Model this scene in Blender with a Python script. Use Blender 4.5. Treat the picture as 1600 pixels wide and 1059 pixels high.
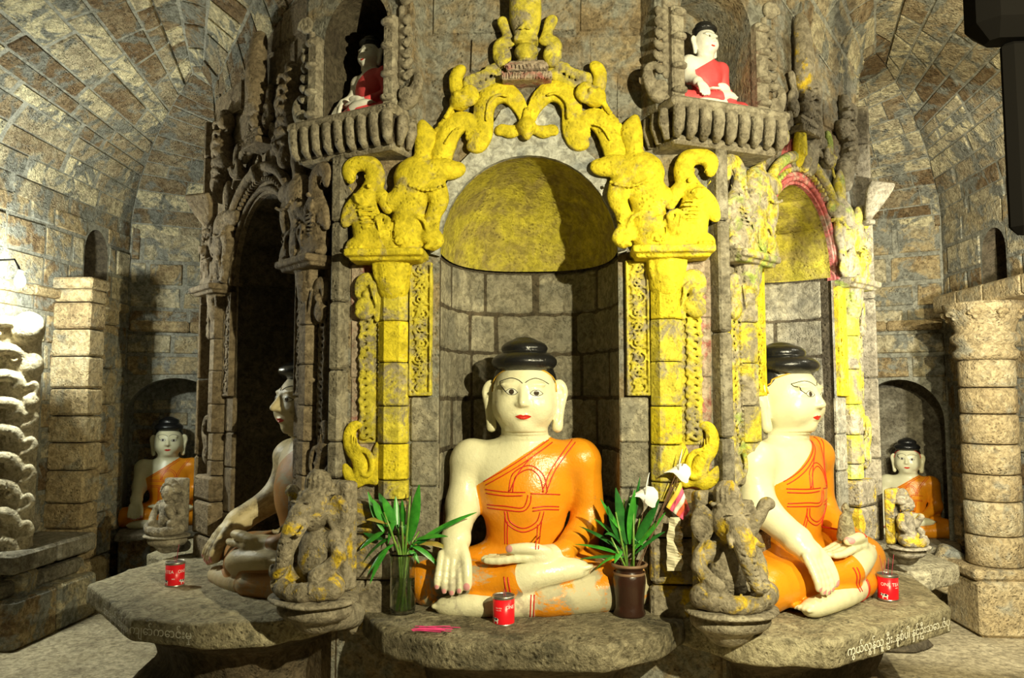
import bpy, math, random
import numpy as np
from math import sin, cos, pi, radians, sqrt
from mathutils import Vector, Matrix
from mathutils.bvhtree import BVHTree
from mathutils.geometry import tessellate_polygon

for o in list(bpy.data.objects): bpy.data.objects.remove(o)
sc = bpy.context.scene
COL = sc.collection
random.seed(7); RNG = np.random.default_rng(7)

# ------------------------------------------------------------ camera, light, exposure
YAW, PITCH, FPX = radians(3.8), radians(4.4), 1200.
CAM = Vector((.135, -3.0, 1.3))
cd = bpy.data.cameras.new('camera'); cam = bpy.data.objects.new('camera', cd); COL.objects.link(cam)
cd.sensor_width = 36; cd.lens = 36 * FPX / 1600; cd.clip_start = .05
cam.location = CAM; cam.rotation_euler = (pi / 2 + PITCH, 0, YAW)
sc.camera = cam
w = bpy.data.worlds.new('world'); sc.world = w; w.use_nodes = True
w.node_tree.nodes['Background'].inputs[0].default_value = (.9, .85, .6, 1)
w.node_tree.nodes['Background'].inputs[1].default_value = .004

def lamp(name, kind, loc, energy, color, size=.1, target=None, spot=None, blend=.3):
    l = bpy.data.lights.new(name, kind); o = bpy.data.objects.new(name, l); COL.objects.link(o)
    l.energy = energy; l.color = color; o.location = loc
    if kind == 'SPOT': l.spot_size = radians(spot); l.spot_blend = blend
    if kind == 'AREA': l.size = size
    else: l.shadow_soft_size = size
    if target is not None:
        o.rotation_euler = (Vector(target) - Vector(loc)).to_track_quat('-Z', 'Y').to_euler()
    return o
lamp('key_lamp', 'SPOT', (1.32, -2.55, 2.12), 440, (1, .91, .58), .018, (.35, .6, 1.55), 130, .4)
lamp('side_lamp', 'SPOT', (1.44, -.86, 1.93), 44, (1, .91, .6), .03, (1.0, .5, 1.05), 114, .35)
BULB = Vector((-2.74, .86, 1.92))
lamp('bulb_light', 'POINT', BULB + Vector((.0, .0, -.005)), 210, (.95, 1, .88), .035)
lamp('vault_fill', 'POINT', (2.2, .1, 2.7), 22, (1, .95, .74), .06)  # fill light added to lift the vault and upper walls, no fixture there
lamp('right_lamp', 'SPOT', (2.05, -.60, 1.72), 250, (1, .97, .80), .03, (2.5, 2.2, 1.35), 88, .3)
vs = sc.view_settings
vs.view_transform = 'Standard'; vs.look = 'None'; vs.gamma = 1; vs.use_curve_mapping = False
vs.exposure = .25

# ------------------------------------------------------------ image pixels cast through the camera onto planes
cp_, sp_, cy_, sy_ = cos(PITCH), sin(PITCH), cos(YAW), sin(YAW)
_f = np.array([-sy_ * cp_, cy_ * cp_, sp_]); _r = np.array([cy_, sy_, 0]); _u = np.cross(_r, _f)
def onY(x, y, Y):
    d = _f + _r * (x - 800) / FPX - _u * (y - 529.5) / FPX
    t = (Y - CAM.y) / d[1]; return np.array(CAM) + d * t
def onZ(x, y, Z):
    d = _f + _r * (x - 800) / FPX - _u * (y - 529.5) / FPX
    t = (Z - CAM.z) / d[2]; return np.array(CAM) + d * t
def E(x, y, Y=0.):      # image pixel cast from the camera onto the front plane -> metres
    p = onY(x, y, Y); return p[0], p[2]

# ------------------------------------------------------------ object helpers
def mesh_np(name, V, F):
    V = np.asarray(V, np.float32); F = np.asarray(F, np.int32)
    me = bpy.data.meshes.new(name); n = F.shape[1]
    me.vertices.add(len(V)); me.vertices.foreach_set('co', V.ravel())
    me.loops.add(F.size); me.loops.foreach_set('vertex_index', F.ravel())
    me.polygons.add(len(F)); me.polygons.foreach_set('loop_start', np.arange(0, F.size, n, dtype=np.int32))
    me.polygons.foreach_set('loop_total', np.full(len(F), n, np.int32))
    me.update(calc_edges=True); me.validate(); return me
def shade(me, smooth=True):
    me.polygons.foreach_set('use_smooth', np.full(len(me.polygons), smooth)); me.update()
def obj(name, me, mat=None, parent=None, smooth=None):
    if isinstance(me, tuple):
        V, F = me
        if isinstance(F, np.ndarray): me = mesh_np(name, V, F)
        else:
            me = bpy.data.meshes.new(name); me.from_pydata([tuple(v) for v in V], [], [tuple(f) for f in F]); me.update()
    if smooth is not None: shade(me, smooth)
    o = bpy.data.objects.new(name, me); COL.objects.link(o)
    if mat:
        if not me.materials: me.materials.append(mat)
        if me.materials[0] is not mat:
            o.material_slots[0].link = 'OBJECT'; o.material_slots[0].material = mat
    if parent: o.parent = parent
    return o
def empty(name, loc=(0, 0, 0), rz=0, sc_=1):
    o = bpy.data.objects.new(name, None); COL.objects.link(o); o.location = loc; o.rotation_euler = (0, 0, rz)
    o.scale = (sc_,) * 3; o.empty_display_size = .1; return o
def tag(o, label=None, cat=None, group=None, kind=None):
    if label: o['label'] = label
    if cat: o['category'] = cat
    if group: o['group'] = group
    if kind: o['kind'] = kind
    return o
def copy_tree(o, parent=None):
    c = o.copy(); COL.objects.link(c); c.parent = parent
    for ch in list(o.children): copy_tree(ch, c)
    return c

class MB:
    def __init__(s): s.V = []; s.F = []
    def add(s, V, F):
        n = len(s.V); s.V += [tuple(v) for v in V]; s.F += [tuple(i + n for i in f) for f in F]; return s
    def box(s, c, h, rz=0, bev=.0, tap=1.):
        c = Vector(c); R = Matrix.Rotation(rz, 3, 'Z'); hx, hy, hz = h; b = min(bev, hx * .9, hy * .9, hz * .9)
        if b <= 0:
            P = [R @ Vector((sx * hx, sy * hy, sz * hz)) + c for sz in (-1, 1) for sx, sy in ((-1, -1), (1, -1), (1, 1), (-1, 1))]
            return s.add(P, [(3, 2, 1, 0), (4, 5, 6, 7), (0, 1, 5, 4), (1, 2, 6, 5), (2, 3, 7, 6), (3, 0, 4, 7)])
        P = []
        for z, k in ((-hz, b), (-hz + b, 0), (hz - b, 0), (hz, b)):
            X, Y = hx - k, hy - k
            q = b * (1 if k == 0 else .4)
            for a, d in ((-X + q, -Y), (X - q, -Y), (X, -Y + q), (X, Y - q), (X - q, Y), (-X + q, Y), (-X, Y - q), (-X, -Y + q)):
                P.append(R @ Vector((a, d, z)) + c)
        F = [tuple(range(7, -1, -1)), tuple(range(24, 32))]
        for L in range(3):
            for i in range(8):
                j = (i + 1) % 8; F.append((L * 8 + i, L * 8 + j, L * 8 + 8 + j, L * 8 + 8 + i))
        return s.add(P, F)
    def lathe(s, prof, n=24, c=(0, 0, 0), caps=True, wob=0):
        c = Vector(c); P = []
        for r, z in prof:
            for i in range(n):
                a = 2 * pi * i / n; P.append((c.x + r * cos(a), c.y + r * sin(a), c.z + z))
        F = []
        for L in range(len(prof) - 1):
            for i in range(n):
                j = (i + 1) % n; F.append((L * n + i, L * n + j, L * n + n + j, L * n + n + i))
        if caps: F += [tuple(range(n - 1, -1, -1)), tuple(range((len(prof) - 1) * n, len(prof) * n))]
        return s.add(P, F)
    def tube(s, pts, r, n=6, caps=True, flat=1.):
        pts = [Vector(p) for p in pts]; m = len(pts)
        rr = r if hasattr(r, '__len__') else [r] * m
        P = []; up = Vector((.3, .2, 1)).normalized()
        for i, p in enumerate(pts):
            t = (pts[min(i + 1, m - 1)] - pts[max(i - 1, 0)]).normalized()
            a = t.cross(up)
            if a.length < .05: a = t.cross(Vector((1, 0, 0)))
            a.normalize(); b = t.cross(a).normalized()
            for k in range(n):
                q = 2 * pi * k / n; P.append(p + a * cos(q) * rr[i] + b * sin(q) * rr[i] * flat)
        F = []
        for L in range(m - 1):
            for i in range(n):
                j = (i + 1) % n; F.append((L * n + i, L * n + j, L * n + n + j, L * n + n + i))
        if caps: F += [tuple(range(n - 1, -1, -1)), tuple(range((m - 1) * n, m * n))]
        return s.add(P, F)
    def build(s, name, mat, parent=None, smooth=False): return obj(name, (s.V, s.F), mat, parent, smooth)

# ------------------------------------------------------------ signed distance modelling
def rot3(rx=0, ry=0, rz=0):
    return np.array(Matrix.Rotation(rz, 3, 'Z') @ Matrix.Rotation(ry, 3, 'Y') @ Matrix.Rotation(rx, 3, 'X'), np.float32)
def d_rc(P, a, ra, b, rb, s):
    Q = P / s; a = a / s; b = b / s
    ba = b - a; l2 = float(ba @ ba) + 1e-12; h = np.clip(((Q - a) @ ba) / l2, 0, 1)
    D = Q - a - h[..., None] * ba
    return (np.sqrt((D * D).sum(-1)) - (ra + (rb - ra) * h)) * float(s.min())
def d_el(P, c, r, R):
    Q = (P - c) @ R
    k0 = np.sqrt(((Q / r) ** 2).sum(-1)); k1 = np.sqrt(((Q / (r * r)) ** 2).sum(-1)) + 1e-9
    return k0 * (k0 - 1) / k1
def d_bx(P, c, h, rad, R):
    Q = np.abs((P - c) @ R) - (h - rad)
    return np.sqrt((np.maximum(Q, 0) ** 2).sum(-1)) + np.minimum(Q.max(-1), 0) - rad
def poly_sd(X, Y, pts):
    d = np.full(X.shape, 1e9, np.float32); inside = np.zeros(X.shape, bool)
    n = len(pts)
    for i in range(n):
        ax, ay = pts[i]; bx, by = pts[(i + 1) % n]
        ex, ey = bx - ax, by - ay; wx, wy = X - ax, Y - ay
        t = np.clip((wx * ex + wy * ey) / (ex * ex + ey * ey), 0, 1)
        d = np.minimum(d, (wx - ex * t) ** 2 + (wy - ey * t) ** 2)
        if ay != by:
            c = ((ay > Y) != (by > Y)) & (X < (bx - ax) * (Y - ay) / (by - ay) + ax); inside ^= c
    d = np.sqrt(d); return np.where(inside, -d, d)
def d_poly(P, pts, zc, hz, rad, prof):
    z = P[..., 2]; d2 = poly_sd(P[..., 0], P[..., 1], pts)
    if prof is not None: d2 = d2 + np.interp(z, prof[0], prof[1]).astype(np.float32)
    q1 = d2 + rad; q2 = np.abs(z - zc) - hz + rad
    return np.sqrt(np.maximum(q1, 0) ** 2 + np.maximum(q2, 0) ** 2) + np.minimum(np.maximum(q1, q2), 0) - rad
class SD:
    def __init__(s): s.p = []; s.k = .01; s.t = ''; s.flat = np.ones(3, np.float32)
    def _a(s, f, lo, hi, k, op):
        s.p.append((f, np.array(lo), np.array(hi), s.k if k is None else k, op, s.t)); return s
    def rc(s, a, ra, b, rb, k=None, sc=None, op=1):
        a = np.array(a, np.float32); b = np.array(b, np.float32); S = s.flat if sc is None else np.array(sc, np.float32)
        # keep flattening local: scale about the segment
        m = max(ra, rb)
        lo = np.minimum(a, b) - m * S; hi = np.maximum(a, b) + m * S
        return s._a(lambda P: d_rc(P, a, ra, b, rb, S), lo, hi, k, op)
    def el(s, c, r, R=None, k=None, op=1):
        c = np.array(c, np.float32); r = np.array(r if hasattr(r, '__len__') else (r,) * 3, np.float32)
        R = np.eye(3, dtype=np.float32) if R is None else R; m = r.max()
        return s._a(lambda P: d_el(P, c, r, R), c - m, c + m, k, op)
    def bx(s, c, h, rad=.004, R=None, k=None, op=1):
        c = np.array(c, np.float32); h = np.array(h, np.float32)
        R = np.eye(3, dtype=np.float32) if R is None else R; m = np.linalg.norm(h) if R is not None else 0
        m = h if np.allclose(R, np.eye(3)) else m
        return s._a(lambda P: d_bx(P, c, h, rad, R), c - m, c + m, k, op)
    def poly(s, pts, zc, hz, rad=.01, prof=None, k=None, op=1):
        a = np.array(pts)
        return s._a(lambda P: d_poly(P, pts, zc, hz, rad, prof), (a[:, 0].min(), a[:, 1].min(), zc - hz), (a[:, 0].max(), a[:, 1].max(), zc + hz), k, op)
    def path(s, pts, k=None, n=4, op=1, sc=None):
        pts = [np.array(p, float) for p in pts]
        if len(pts) > 2 and n > 1:
            q = [pts[0]] + pts + [pts[-1]]; out = []
            for i in range(1, len(q) - 2):
                for j in range(n):
                    t = j / n; a, b, c, d = q[i - 1:i + 3]
                    out.append(.5 * (2 * b + (c - a) * t + (2 * a - 5 * b + 4 * c - d) * t * t + (3 * b - a - 3 * c + d) * t ** 3))
            out.append(pts[-1]); pts = out
        for a, b in zip(pts[:-1], pts[1:]): s.rc(a[:3], max(a[3], .002), b[:3], max(b[3], .002), k, sc, op)
        return s
    def ev(s, P, tags=None):
        D = np.full(P.shape[:-1], 10, np.float32)
        for f, lo, hi, k, op, t in s.p:
            if tags is not None and t not in tags: continue
            D = comb(D, f(P), k, op)
        return D
def comb(A, B, k, op):
    if op == 1:
        if k <= 0: return np.minimum(A, B)
        h = np.maximum(k - np.abs(A - B), 0) / k; return np.minimum(A, B) - h * h * k * .25
    B = -B
    if k <= 0: return np.maximum(A, B)
    h = np.maximum(k - np.abs(A - B), 0) / k; return np.maximum(A, B) + h * h * k * .25
def snoise(P, f=10., seed=0):
    r = np.random.default_rng(seed); out = 0
    for o in range(3):
        for j in range(3):
            d = r.normal(size=3); d *= f * (1.9 ** o) / np.linalg.norm(d)
            w2 = r.normal(size=3); w2 *= f * .5 * (1.9 ** o) / np.linalg.norm(w2)
            out = out + np.sin(P @ d.astype(np.float32) + 2 * np.sin(P @ w2.astype(np.float32) + r.uniform(0, 6)) + r.uniform(0, 6)) * .6 ** o
    return (out / 3).astype(np.float32)
def polygonise(sd, vox, noise=None, lo=None, hi=None):
    pad = vox * 2.5 + (.02 if noise else 0)
    L = np.min([p[1] for p in sd.p if p[4] == 1], 0) - pad if lo is None else np.array(lo)
    H = np.max([p[2] for p in sd.p if p[4] == 1], 0) + pad if hi is None else np.array(hi)
    B = 8; nb = np.ceil((H - L) / vox / B).astype(int)
    g = np.stack(np.meshgrid(*[np.arange(n) for n in nb], indexing='ij'), -1).reshape(-1, 3)
    cen = (L + (g * B + (B - 1) / 2) * vox).astype(np.float32)
    hd = B * vox * .9
    Dp = []; D = np.full(len(cen), 10, np.float32)
    for f, lo_, hi_, k, op, t in sd.p:
        d = f(cen); Dp.append(d); D = comb(D, d, k, op)
    amp = noise[0] * 2 if noise else 0
    act = np.abs(D) < hd * 1.35 + amp + .01
    cells = np.nonzero(act)[0]
    lat = np.stack(np.meshgrid(*[np.arange(B)] * 3, indexing='ij'), -1).reshape(-1, 3).astype(np.float32) * vox
    base = (L + g[cells] * B * vox).astype(np.float32)
    P = base[:, None, :] + lat[None]
    V = np.full(P.shape[:2], 10, np.float32)
    for (f, lo_, hi_, k, op, t), d in zip(sd.p, Dp):
        sel = np.nonzero(d[cells] < np.maximum(D[cells], 0) + 2.2 * hd + k)[0] if op == 1 else np.nonzero(d[cells] < 2.2 * hd + k)[0]
        if len(sel): V[sel] = comb(V[sel], f(P[sel]), k, op)
    if noise: V += noise[0] * snoise(P, noise[1], 3)
    N = nb * B
    G = np.where(D < 0, -1, 1).astype(np.float32).reshape(nb)
    G = np.repeat(np.repeat(np.repeat(G, B, 0), B, 1), B, 2)
    G6 = G.reshape(nb[0], B, nb[1], B, nb[2], B)
    gi = g[cells]; G6[gi[:, 0], :, gi[:, 1], :, gi[:, 2], :] = V.reshape(-1, B, B, B)
    G = G6.reshape(N)
    S = G < 0
    c = np.zeros(tuple(N - 1), np.int8)
    offs = [(i, j, k) for i in (0, 1) for j in (0, 1) for k in (0, 1)]
    for i, j, k in offs: c += S[i:N[0] - 1 + i, j:N[1] - 1 + j, k:N[2] - 1 + k]
    I = np.stack(np.nonzero((c > 0) & (c < 8)), -1)
    vals = np.stack([G[I[:, 0] + i, I[:, 1] + j, I[:, 2] + k] for i, j, k in offs], -1)
    acc = np.zeros((len(I), 3)); cnt = np.zeros(len(I))
    for a in range(8):
        for b in range(a + 1, 8):
            oa, ob = np.array(offs[a]), np.array(offs[b])
            if np.abs(oa - ob).sum() != 1: continue
            va, vb = vals[:, a], vals[:, b]; m = (va < 0) != (vb < 0)
            t = np.where(m, va / np.where(m, va - vb, 1), 0)
            acc += np.where(m[:, None], oa + (ob - oa) * t[:, None], 0); cnt += m
    verts = L + (I + acc / np.maximum(cnt, 1)[:, None]) * vox
    idx = np.full(tuple(N - 1), -1, np.int32); idx[I[:, 0], I[:, 1], I[:, 2]] = np.arange(len(I))
    F = []
    for ax in range(3):
        s0 = [slice(None)] * 3; s1 = [slice(None)] * 3; s0[ax] = slice(0, -1); s1[ax] = slice(1, None)
        A, Bm = S[tuple(s0)], S[tuple(s1)]; X = np.stack(np.nonzero(A != Bm), -1)
        b, cc = (ax + 1) % 3, (ax + 2) % 3
        ok = (X[:, b] > 0) & (X[:, cc] > 0) & (X[:, b] < N[b] - 1) & (X[:, cc] < N[cc] - 1); X = X[ok]
        q = []
        for db, dc in ((-1, -1), (0, -1), (0, 0), (-1, 0)):
            Y = X.copy(); Y[:, b] += db; Y[:, cc] += dc; q.append(idx[Y[:, 0], Y[:, 1], Y[:, 2]])
        q = np.stack(q, -1); flip = ~A[X[:, 0], X[:, 1], X[:, 2]]
        q[flip] = q[flip][:, ::-1]; F.append(q)
    F = np.concatenate(F); F = F[(F >= 0).all(1)]
    return verts.astype(np.float32), F
def sd_obj(name, sd, vox, mat, parent=None, noise=None):
    V, F = polygonise(sd, vox, noise); return obj(name, (V, F), mat, parent, True)
def tri(F): return F if F.shape[1] == 3 else np.concatenate([F[:, [0, 1, 2]], F[:, [0, 2, 3]]])
def compact(V, F):
    u, inv = np.unique(F.ravel(), return_inverse=True); return V[u], inv.reshape(F.shape).astype(np.int32)
def clip(V, T, g):
    """part of a triangle mesh where g < 0, cut along g = 0"""
    ins = g < 0; n = ins[T].sum(1)
    out = [T[n == 3]]; V2 = [V]; base = len(V)
    for cnt in (1, 2):
        t = T[n == cnt]
        if not len(t): continue
        lone = ins[t] if cnt == 1 else ~ins[t]
        r = lone.argmax(1); t = np.stack([t[np.arange(len(t)), (r + j) % 3] for j in range(3)], -1)
        a, b, c = t.T
        def cut(p, q):
            s = g[p] / (g[p] - g[q]); return V[p] + (V[q] - V[p]) * s[:, None]
        ab, ac = cut(a, b), cut(a, c); m = len(t)
        i1 = base + np.arange(m); i2 = i1 + m; V2 += [ab, ac]; base += 2 * m
        if cnt == 1: out.append(np.stack([a, i1, i2], -1))
        else: out += [np.stack([i1, b, c], -1), np.stack([i1, c, i2], -1)]
    return compact(np.concatenate(V2), np.concatenate(out))
def weld(V, F):
    key = np.round(V * 20000).astype(np.int64); _, idx, inv = np.unique(key, axis=0, return_index=True, return_inverse=True)
    F = inv.ravel()[F]; ok = (F[:, 0] != F[:, 1]) & (F[:, 1] != F[:, 2]) & (F[:, 0] != F[:, 2]); return V[idx], F[ok]
def subdiv(V, T):
    a, b, c = T.T; n = len(V); m = len(T)
    V2 = np.concatenate([V, (V[a] + V[b]) / 2, (V[b] + V[c]) / 2, (V[c] + V[a]) / 2])
    i = np.arange(m); x, y, z = n + i, n + m + i, n + 2 * m + i
    return weld(V2, np.concatenate([np.stack(q, -1) for q in ((a, x, z), (x, b, y), (z, y, c), (x, y, z))]))

# ------------------------------------------------------------ materials
def nodes(name):
    m = bpy.data.materials.new(name); m.use_nodes = True; t = m.node_tree; t.nodes.clear()
    out = t.nodes.new('ShaderNodeOutputMaterial'); b = t.nodes.new('ShaderNodeBsdfPrincipled'); t.links.new(b.outputs[0], out.inputs[0])
    return m, t, b
def nz(t, co, scale, detail=4, rough=.6, dist=0):
    n = t.nodes.new('ShaderNodeTexNoise'); n.inputs['Scale'].default_value = scale; n.inputs['Detail'].default_value = detail
    n.inputs['Roughness'].default_value = rough; n.inputs['Distortion'].default_value = dist; t.links.new(co, n.inputs['Vector']); return n.outputs[0]
def ramp(t, f, stops):
    n = t.nodes.new('ShaderNodeValToRGB'); e = n.color_ramp.elements
    while len(e) < len(stops): e.new(.5)
    for k, (p, c) in zip(e, stops): k.position = p; k.color = (*c, 1) if len(c) == 3 else c
    t.links.new(f, n.inputs[0]); return n.outputs[0]
def mix(t, f, a, b, mode='MIX'):
    n = t.nodes.new('ShaderNodeMixRGB'); n.blend_type = mode
    for s, v in ((n.inputs[0], f), (n.inputs[1], a), (n.inputs[2], b)):
        if isinstance(v, (int, float)): s.default_value = v
        elif isinstance(v, tuple): s.default_value = (*v, 1)
        else: t.links.new(v, s)
    return n.outputs[0]
def mth(t, op, a, b=0.):
    n = t.nodes.new('ShaderNodeMath'); n.operation = op
    for s, v in ((n.inputs[0], a), (n.inputs[1], b)):
        if isinstance(v, (int, float)): s.default_value = v
        else: t.links.new(v, s)
    return n.outputs[0]
def bump(t, b, h, strength=.5, dist=.01):
    n = t.nodes.new('ShaderNodeBump'); n.inputs['Strength'].default_value = strength; n.inputs['Distance'].default_value = dist
    t.links.new(h, n.inputs['Height']); t.links.new(n.outputs[0], b.inputs['Normal'])
def world_co(t): return t.nodes.new('ShaderNodeNewGeometry').outputs['Position']
def local_co(t): return t.nodes.new('ShaderNodeTexCoord').outputs['Object']
BW = lambda a, b: [(a, (0, 0, 0)), (b, (1, 1, 1))]

def stone(name, cols, smear=None, smear_at=(.5, .6), paint=None, paint_at=(.45, .55), paint2=None, p2_at=(.5, .6),
          rough=.85, bstr=.6, bdist=.012, rnd=.0, pits=60, streak=None, co='world', stain=.6, spec=.25):
    bdist *= 1.5
    m, t, b = nodes(name); c = world_co(t) if co == 'world' else local_co(t)
    n1 = nz(t, c, 5, 5, .65); n2 = nz(t, c, 22, 6, .7, .4); n3 = nz(t, c, 70, 4, .7)
    mx = mth(t, 'MULTIPLY_ADD', n1, .55); t.nodes[-1].inputs[2].default_value = 0
    f = mth(t, 'ADD', mx, mth(t, 'MULTIPLY', n2, .45))
    if rnd:
        oi = t.nodes.new('ShaderNodeObjectInfo')
        f = mth(t, 'ADD', f, mth(t, 'MULTIPLY', mth(t, 'SUBTRACT', oi.outputs['Random'], .5), rnd))
    k = len(cols); col = ramp(t, f, [(.3 + .4 * i / (k - 1), cc) for i, cc in enumerate(cols)])
    if smear: col = mix(t, ramp(t, nz(t, c, 7.3, 6, .62, .6), BW(*smear_at)), col, smear)
    if streak:
        mp = t.nodes.new('ShaderNodeMapping'); mp.inputs['Scale'].default_value = (26, 26, 3); t.links.new(c, mp.inputs[0])
        col = mix(t, ramp(t, nz(t, mp.outputs[0], 1, 4, .6), BW(.5, .7)), col, streak)
    pf = None
    if paint:
        pf = ramp(t, mth(t, 'ADD', mth(t, 'MULTIPLY', nz(t, c, 9, 8, .68, .5), .88), mth(t, 'MULTIPLY', n3, .12)), BW(*paint_at))
        pc = mix(t, ramp(t, nz(t, c, 14, 4, .6), BW(.3, .75)), paint, tuple(x * .62 for x in paint))
        col = mix(t, pf, col, pc)
    if paint2: col = mix(t, ramp(t, nz(t, c, 6.1, 5, .6, 1.), BW(*p2_at)), col, paint2)
    vo = t.nodes.new('ShaderNodeTexVoronoi'); vo.inputs['Scale'].default_value = pits; t.links.new(c, vo.inputs['Vector'])
    pit = ramp(t, vo.outputs[0], [(.08, (0, 0, 0)), (.4, (1, 1, 1))])
    pitm = mix(t, ramp(t, nz(t, c, 12, 3), BW(.4, .62)), (1, 1, 1), pit)
    col = mix(t, stain, col, mix(t, 1., col, mix(t, ramp(t, nz(t, c, 34, 6, .68, .8), BW(.38, .60)), (.30, .26, .19), (1.38, 1.34, 1.25)), 'MULTIPLY'))
    col = mix(t, .35, col, mix(t, 1., col, pitm, 'MULTIPLY'))
    t.links.new(col, b.inputs['Base Color'])
    b.inputs['Roughness'].default_value = rough; b.inputs['Specular IOR Level'].default_value = spec
    h = mth(t, 'ADD', mth(t, 'ADD', mth(t, 'MULTIPLY', n2, .9), mth(t, 'MULTIPLY', n3, .6)), mth(t, 'MULTIPLY', pitm, .45))
    bump(t, b, h, bstr, bdist); return m

GREY = (.19, .195, .165); TAN = (.46, .36, .20); BRN = (.20, .135, .07); PALE = (.58, .52, .36); DGR = (.10, .095, .075)
YEL = (.80, .655, .03)
M = {}
M['wall_stone'] = stone('wall stone', [BRN, TAN, (.42, .36, .23), PALE], smear=(.27, .275, .24), smear_at=(.47, .56), rnd=.4, bstr=.8, bdist=.02)
M['pier_stone'] = stone('pier stone', [(.30, .22, .12), TAN, (.52, .42, .25), PALE], smear=(.36, .34, .26), smear_at=(.55, .7), rnd=.25, bstr=.85, bdist=.018)
M['mortar'] = stone('lime mortar', [(.19, .19, .16), (.27, .27, .23), (.34, .33, .27)], bstr=.5)
M['vault_stone'] = stone('vault stone', [BRN, (.36, .29, .18), (.46, .40, .27), (.74, .67, .44)], smear=(.25, .255, .22), smear_at=(.50, .57), rnd=.45, bstr=.95, bdist=.025)
M['core_stone'] = stone('shrine stone', [(.12, .095, .06), (.26, .20, .12), (.33, .28, .18)], smear=(.24, .24, .21), smear_at=(.42, .58), rnd=.25, bstr=.7, bdist=.015)
M['grey_stone'] = stone('grey stone', [(.10, .09, .065), (.20, .18, .135), (.32, .29, .21)], smear=(.30, .28, .22), smear_at=(.5, .65), rnd=.15, bstr=.6)
M['niche_stone'] = stone('niche stone', [(.16, .145, .11), (.27, .25, .19), (.42, .39, .29)], smear=(.20, .19, .15), smear_at=(.45, .6), rnd=.2, bstr=.45, pits=90)
M['dark_stone'] = stone('shade dark stone', [(.05, .04, .028), (.09, .075, .05), (.17, .13, .085)], rnd=.15, bstr=.7)  # dark tone puts shade into recesses, left niches and slab undersides; also joints
M['yellow'] = stone('yellow painted stone', [(.30, .25, .13), (.40, .33, .12)], paint=YEL, paint_at=(.36, .47), rough=.7, bstr=.55, bdist=.01, stain=.35)
M['yellow_worn'] = stone('worn yellow paint', [(.20, .18, .12), (.36, .31, .19)], paint=(.70, .60, .06), paint_at=(.43, .53), rough=.75, bstr=.5, stain=.4)
M['yellow_dome'] = stone('yellow plaster', [(.25, .21, .08), (.42, .34, .08)], paint=(.62, .54, .06), paint_at=(.40, .58), rough=.75, bstr=.6, stain=.45)
M['yellow_green'] = stone('weathered yellow green paint', [(.26, .23, .17), (.42, .38, .28)], paint=(.68, .58, .06), paint_at=(.47, .58), paint2=(.33, .42, .10), p2_at=(.54, .64), rough=.75, bstr=.6)
M['plaster'] = stone('grey white plaster', [(.30, .30, .27), (.46, .47, .44), (.62, .63, .60)], smear=(.24, .26, .27), smear_at=(.5, .66), bstr=.45, pits=40)
M['pink'] = stone('faded pink plaster', [(.36, .30, .24), (.5, .42, .34)], paint=(.62, .16, .16), paint_at=(.38, .5), bstr=.4)
M['pink_stone'] = stone('pink stained stone', [(.30, .24, .18), (.46, .38, .30)], paint=(.42, .16, .14), paint_at=(.5, .58), bstr=.5)
M['slab'] = stone('offering slab stone', [(.09, .08, .055), (.22, .195, .13), (.42, .38, .26)], smear=(.10, .09, .06), smear_at=(.54, .66), bstr=.9, bdist=.02, pits=45)
M['side_slab'] = stone('pale slab stone', [(.20, .18, .12), (.38, .34, .23), (.52, .48, .33)], smear=(.14, .13, .09), smear_at=(.6, .7), bstr=.8, bdist=.018)
M['carved_grey'] = stone('carved grey stone', [(.13, .11, .08), (.27, .24, .18), (.42, .39, .30)], bstr=.6)
M['carved_spot'] = stone('carved stone with yellow remains', [(.12, .10, .07), (.25, .22, .16), (.36, .32, .24)], paint=(.6, .43, .03), paint_at=(.53, .60), bstr=.6)
M['pale_carved'] = stone('pale carved stone', [(.34, .28, .17), (.52, .46, .32), (.66, .61, .47)], bstr=.6)
M['floor'] = stone('worn floor', [(.34, .29, .18), (.46, .40, .27), (.56, .50, .35)], smear=(.28, .24, .16), smear_at=(.5, .7), bstr=.4, bdist=.02, pits=20)
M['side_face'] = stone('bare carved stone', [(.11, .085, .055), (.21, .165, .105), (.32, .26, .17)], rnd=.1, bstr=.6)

def paint(name, c, rough=.35, wear=None, wear_at=(.62, .7), crack=True, bs=.25, spec=.4, co='local'):
    m, t, b = nodes(name); o = local_co(t) if co == 'local' else world_co(t)
    n = nz(t, o, 9, 5, .6); col = mix(t, ramp(t, n, BW(.3, .8)), c, tuple(x * .78 for x in c))
    if wear: col = mix(t, ramp(t, nz(t, o, 7, 6, .7, .5), BW(*wear_at)), col, wear)
    if crack: col = mix(t, mth(t, 'MULTIPLY', ramp(t, nz(t, o, 60, 4, .8, 1), BW(.66, .72)), .5), col, (.2, .17, .1))
    t.links.new(col, b.inputs['Base Color']); b.inputs['Roughness'].default_value = rough; b.inputs['Specular IOR Level'].default_value = spec
    bump(t, b, mth(t, 'ADD', nz(t, o, 30, 4), mth(t, 'MULTIPLY', nz(t, o, 110, 3), .4)), bs, .006); return m
M['skin'] = paint('ivory enamel paint', (.80, .76, .50), .3)
M['robe'] = paint('orange enamel paint', (.82, .30, .012), .28, bs=.4)
M['robe_worn'] = paint('orange enamel worn to plaster', (.78, .30, .02), .4, wear=(.42, .38, .24), wear_at=(.53, .58), bs=.5)
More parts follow.
